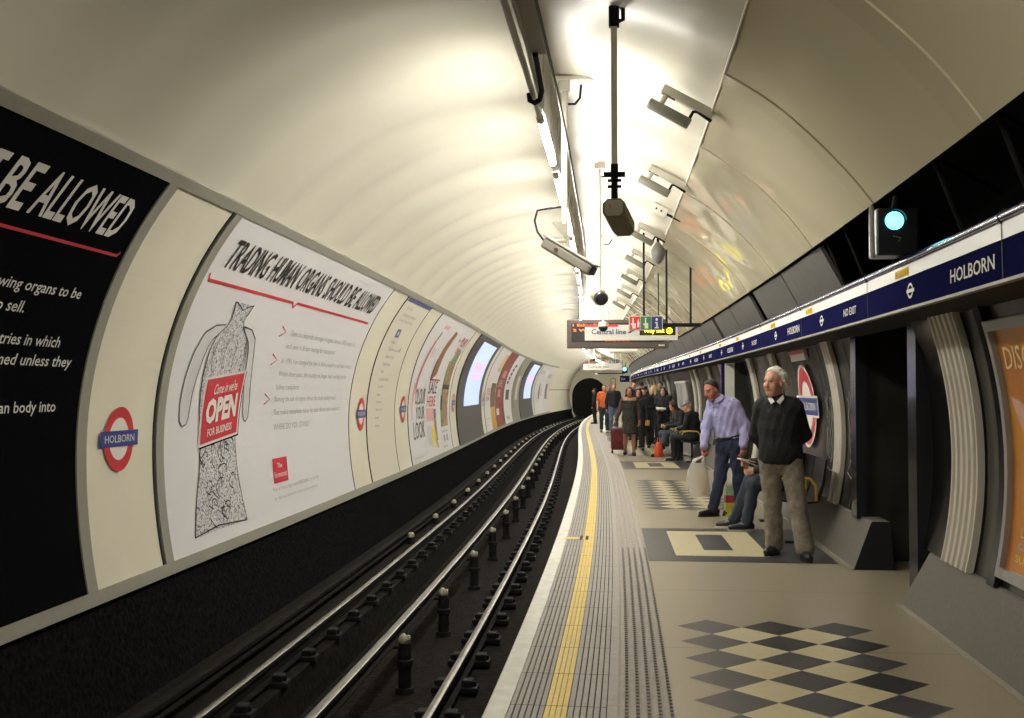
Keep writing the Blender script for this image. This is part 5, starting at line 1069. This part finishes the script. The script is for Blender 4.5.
# ---- seated person almost hidden by the elderly man
J = tmpl(1.74, 'sit'); J['wrR'] = V3(.05, .46, .74); J['wrL'] = V3(-.10, .42, .66); J['anR'] = V3(.14, .62, .085); J['toeR'] = V3(.16, .80, .03); J['anL'] = V3(-.12, .52, .085); J['toeL'] = V3(-.14, .70, .03)
sit3, J, HM, hd, B, hp_ = person('seated person in jeans and dark trainers, mostly hidden behind the white-haired man', 12.0, 2.58, 1.74, (-.985, .17 - .1), dict(top='2e3034', trousers='2c3442', shoes='1b1d26', sole='b9b5ac', hair='3a2a20', skin='c99a7c', sit=True, hem=.83, folds=.006, pants_r=.98), J=J, vox=.010)
b0 = Vector(at(12.0, 2.58, 0)); wv = Vector(B @ V3(.0, .52, .76)) + b0
mb = MB(); pm_ = mat('newsprint', 'bfae94', .7, var=.2, vscale=40); r1 = Matrix.Rotation(rad(22), 3, 'Y')
t = thing('newspaper', 'folded newspaper held on the lap of the half-hidden seated person', 'newspaper', tuple(wv)); mb.box(wv + Vector((.02, -.02, -.01)), (.20, .16, .014), pm_, r1, .004); mb.box(wv + Vector((.03, -.01, .008)), (.17, .15, .01), pm_, Matrix.Rotation(rad(14), 3, 'Y'), .003); mb.build('pages', t)
# colourful shopping bag between the two men
c = Vector(at(13.3, 2.06, 0)); t = thing('shopping_bag', 'small green, yellow and red shopping bag on the floor behind the lilac-shirted man', 'bag', tuple(c))
def slab_bag(z0, z1, w0, w1, m, nm):
    mb = MB(); vs = []
    for z_, w_ in ((z0, w0), (z1, w1)):
        for x_, y_ in ((-1, -1), (1, -1), (1, 1), (-1, 1)): vs.append((c.x + x_ * w_ / 2, c.y + y_ * .05, z_))
    mb.add(vs, [(3, 2, 1, 0), (4, 5, 6, 7), (0, 1, 5, 4), (1, 2, 6, 5), (2, 3, 7, 6), (3, 0, 4, 7)], m); mb.build(nm, t)
slab_bag(0, .16, .15, .15, mat('bag_lime', 'b9b43a', .5, var=.15), 'lower_panel'); slab_bag(.16, .25, .152, .15, mat('bag_crimson', '8f2236', .5), 'middle_band'); slab_bag(.25, .37, .15, .12, mat('bag_mint', '7f9a78', .5, var=.3, vscale=14), 'upper_panel')
mb = MB(); mb.tube([(c.x - .04, c.y, .36), (c.x - .035, c.y, .44), (c.x + .035, c.y, .44), (c.x + .04, c.y, .36)], .006, sign_white, 6); mb.build('handle', t)
# ---- the pair seated farther along
J = tmpl(1.72, 'sit', 'hold'); J['hd'] = J['hd'] + V3(0, .05, -.04); J['wrR'] = V3(.04, .42, .72); J['wrL'] = V3(-.06, .40, .70); J['anL'] = V3(-.12, .62, .085); J['toeL'] = V3(-.14, .80, .03)
person('seated young person with brown hair, dark jacket and blue jeans, looking down', 25.0, 2.42, 1.72, (-.95, -.25), dict(top='1c1d22', trousers='3a4250', shoes='17161a', hair='3b2a1f', hairstyle='bob', skin='bf8a6c', sit=True, hpitch=-.55, hem=.83, hface=(-.9, -.45)), J=J, vox=.012)
J = tmpl(1.72, 'sit', 'hold'); J['hd'] = J['hd'] + V3(0, .02, -.02)
person('seated person in grey cap and dark jacket, nearer of the two on the far bench', 23.1, 2.52, 1.72, (-.80, .60), dict(top='15161a', trousers='1b1c22', shoes='15151a', hair='77757a', hairstyle='cap', skin='c08f74', sit=True, hem=.83, hpitch=-.3), J=J, vox=.012)
c = Vector(at(24.6, 1.86, 0)); t = thing('carrier_bag', 'small orange carrier bag on the floor beside the seated pair\'s feet', 'bag', tuple(c)); om = mat('bag_orange', 'd5552a', .5, bump=.3, bscale=20)
mb = MB(); vs = []
for z_, w_, d_ in ((0, .07, .05), (.02, .10, .07), (.2, .10, .06), (.34, .06, .03)): vs += [(c.x + w_ * math.cos(2 * math.pi * k / 14), c.y + d_ * math.sin(2 * math.pi * k / 14), z_) for k in range(14)]
mb.add(vs, [(i * 14 + k, i * 14 + (k + 1) % 14, (i + 1) * 14 + (k + 1) % 14, (i + 1) * 14 + k) for i in range(3) for k in range(14)] + [tuple(range(14))[::-1]], om); mb.build('bag_body', t, smooth=True)
mb = MB(); mb.tube([(c.x - .03, c.y, .33), (c.x - .02, c.y, .44), (c.x + .02, c.y, .44), (c.x + .03, c.y, .33)], .008, om, 6); mb.build('handle', t)
c = Vector(at(24.9, 2.1, 0)); t = thing('plastic_bag', 'crumpled pale bag on the floor behind the seated person\'s boots', 'bag', tuple(c)); vs, fs = sdf_mesh([ell((0, 0, .09), (.12, .09, .10), np.eye(3)), ell((.07, .02, .14), (.06, .05, .06), np.eye(3))], .012, [(V3(0, 0, .002), V3(0, 0, -1))], (.006, 50, 2)); mesh_obj('bag_body', vs, fs, [mat('bag_pale', 'a9a69e', .5)], t); mb = MB(); mb.tube([(.05, 0, .18), (.08, 0, .24), (.11, .02, .19)], .01, MATS['bag_pale'], 6); mb.build('handle', t, local=True, smooth=True)
# ---- woman with the suitcase
J = tmpl(1.62, 'stand', stride=.10); J['elR'] = V3(.27, -.03, 1.08) * .93; J['wrR'] = V3(.36, -.06, .86) * .93
wom, J, HM, hd, B, hp_ = person('woman in a short dark patterned dress walking with a maroon suitcase', 25.2, 1.22, 1.62, (-.10, -1), dict(top='2b2823', topvar=.6, topscale=22, topname='dress', dress=True, shoes='1c1512', hair='2a1d16', hairstyle='bob', skin='a06f55', sleeve='none', strapless=True, top_r=1.0), J=J, vox=.011)
vs, fs = sdf_mesh([cap(J['shL'] * .9 + J['nek'] * .1, J['elL'], .062, .05, .03), cap(J['elL'], J['wrL'] * .8 + J['elL'] * .2, .05, .038, .02), cap(J['shR'] * .9 + J['nek'] * .1, J['elR'], .062, .05, .03), cap(J['elR'], J['wrR'] * .8 + J['elR'] * .2, .05, .038, .02)], .011); mesh_obj('cardigan_sleeves', vs, fs, [mat('sheer_brown', '4a3a31', .7, var=.2)], wom)
def suitcase(s_, u_, label):
    c = Vector(at(s_, u_, 0)); rot = cross_rot(s_); ma = mat('case_maroon', '5e1522', .55, var=.15, vscale=20); t = thing('suitcase', label, 'suitcase', tuple(c), 0)
    mb = MB(); mb.box(c + Vector((0, 0, .36)), (.36, .22, .54), ma, rot, .045); mb.build('shell', t, smooth=True, angle=40)
    mb = MB(); mb.box(c + Vector((0, -.118, .42)), (.27, .02, .25), ma, rot, .008); mb.build('front_pocket', t); mb = MB(); mb.tube([c + Vector((-.10, -.13, .54)), c + Vector((.10, -.13, .54))], .006, iron, 6); mb.build('zip', t)
    mb = MB(); mb.tube([c + Vector((-.09, .08, .62)), c + Vector((-.09, .08, .86)), c + Vector((.09, .08, .86)), c + Vector((.09, .08, .62))], .010, cam_grey, 8); mb.build('pull_handle', t)
    for x in (-.15, .15):
        mb = MB(); mb.tube([c + Vector((x - .02, .02, .035)), c + Vector((x + .02, .02, .035))], .035, iron, 12); mb.tube([c + Vector((x, .02, .05)), c + Vector((x, .02, .11))], .014, iron, 6); mb.build('wheel', t)
suitcase(25.9, .98, 'maroon wheeled suitcase pulled along by the woman in the dark dress')
# ---- the rest of the crowd
person('man in an orange T-shirt and dark jeans walking towards the camera', 38.6, .95, 1.74, (-.1, -1), dict(top='c9602c', topname='t_shirt', trousers='2c3238', shoes='8d8a84', hair='5a4433', skin='b98768', sleeve='short', hem=.90), J=tmpl(1.74, stride=.12), vox=.013)
person('man in a black jacket and light blue jeans beside the orange T-shirt', 37.6, 1.26, 1.78, (.05, -1), dict(top='16181d', trousers='4d5a73', shoes='77736c', hair='241c17', skin='a9785c', hem=.82), J=tmpl(1.78, stride=-.10), vox=.013)
person('dark-clothed person standing alone at the platform edge by the tunnel mouth', 48.5, .66, 1.62, (-.9, .3), dict(top='17171c', trousers='141418', shoes='121214', hair='1a1614', skin='8a6450'), J=tmpl(1.62), vox=.015)
person('person in dark top just behind the shoulder of the woman in the dress', 27.4, 1.56, 1.58, (-.2, -1), dict(top='1a1a1e', trousers='17171b', shoes='141416', hair='211a16', hairstyle='bob', skin='b07f66'), J=tmpl(1.58), vox=.013)
bk, J, HM, hd, B, hp_ = person('person in black cap and dark coat holding a yellow bag', 28.6, 1.79, 1.66, (-.3, -1), dict(top='131317', trousers='16161a', shoes='141416', hair='111114', hairstyle='cap', skin='a87a60'), J=tmpl(1.66, arms='hold'), vox=.013)
c = Vector(at(28.6, 1.79, 0)) + Vector((-.02, -.22, .68)); t = thing('shoulder_bag', 'small yellow bag hanging in front of the person in the black cap', 'bag', tuple(c)); ym = mat('bag_yellow', 'd0a822', .5); mb = MB(); mb.box(c, (.24, .07, .15), ym, cross_rot(28.6) @ Matrix.Rotation(rad(10), 3, 'Y'), .02); mb.build('bag_body', t); mb = MB(); mb.tube([c + Vector((-.1, 0, .06)), c + Vector((-.09, .0, .40)), c + Vector((.09, .0, .40)), c + Vector((.1, 0, .06))], .010, iron, 6); mb.build('strap', t)
bw, J, HM, hd, B, hp_ = person('woman with long blonde hair in a black coat, standing in the crowd', 30.6, 2.19, 1.68, (-.75, -.65), dict(top='111115', topname='coat', trousers='131318', shoes='141416', hair='b39a63', hairstyle='long', skin='c79a80', hem=.66), J=tmpl(1.68, arms='hold'), vox=.013)
dk, J, HM, hd, B, hp_ = person('dark-haired woman in a black padded jacket holding a white paper', 29.4, 2.36, 1.62, (-.45, -.9), dict(top='17181c', topname='padded_jacket', trousers='121217', shoes='141416', hair='15110f', hairstyle='bob', skin='c39a80', hem=.78, thick=.028, folds=.008), J=tmpl(1.62, arms='hold'), vox=.012)
c = Vector(at(29.4, 2.36, 0)) + Vector(B @ V3(-.03, .30, 1.04)); t = thing('paper_sheet', 'white folded paper in the hands of the woman in the padded jacket', 'paper', tuple(c)); mb = MB(); mb.box(c, (.26, .14, .012), txt_white, cross_rot(29) @ Matrix.Rotation(rad(25), 3, 'X'), .003); mb.box(c + Vector((0, .01, .012)), (.22, .13, .008), sign_white, cross_rot(29) @ Matrix.Rotation(rad(18), 3, 'X'), .002); mb.build('folded_leaf', t)
person('dark-clothed person whose head shows just behind the woman in the padded jacket', 33.4, 2.60, 1.80, (-.6, -.7), dict(top='121216', trousers='121216', shoes='121214', hair='14110f', skin='a87e68'), J=tmpl(1.80), vox=.015)
person('tall dark-clothed person in the crowd left of the blonde woman', 35.5, 2.11, 1.86, (.1, 1), dict(top='131318', trousers='131318', shoes='121214', hair='15110f', skin='a87e68'), J=tmpl(1.86), vox=.015)
person('dark-haired person behind the woman in the dress, only head and shoulders showing', 33.0, 1.73, 1.80, (-.1, -1), dict(top='17171b', trousers='141418', shoes='121214', hair='1d1613', skin='a2765e'), J=tmpl(1.80), vox=.015)
person('farthest person peeping between the orange T-shirt and the black jacket', 44.0, 1.25, 1.76, (0, -1), dict(top='141418', trousers='141418', shoes='121214', hair='17120f', skin='a2765e'), J=tmpl(1.76), vox=.016)
# ================================================================== camera, world, colour management
cam = bpy.data.cameras.new('camera'); co = bpy.data.objects.new('camera', cam); COL.objects.link(co); SC.camera = co
cam.sensor_fit = 'HORIZONTAL'; cam.sensor_width = 36; cam.lens = 1050 * 36 / 1024; cam.clip_start = .05; cam.clip_end = 400
co.location = (0, 0, EYE); co.rotation_euler = (rad(90) + math.atan(31 / 1050), 0, 0)
w = bpy.data.worlds.new('world'); SC.world = w; w.use_nodes = True; w.node_tree.nodes['Background'].inputs[0].default_value = (.9, .88, .82, 1); w.node_tree.nodes['Background'].inputs[1].default_value = .02
SC.view_settings.view_transform = 'Standard'; SC.view_settings.look = 'None'; SC.view_settings.exposure = EXPO; SC.view_settings.gamma = 1; SC.view_settings.use_curve_mapping = False
SC.cycles.max_bounces = 8; SC.cycles.diffuse_bounces = 5; SC.cycles.glossy_bounces = 3; SC.cycles.sample_clamp_indirect = 4; SC.cycles.use_denoising = True
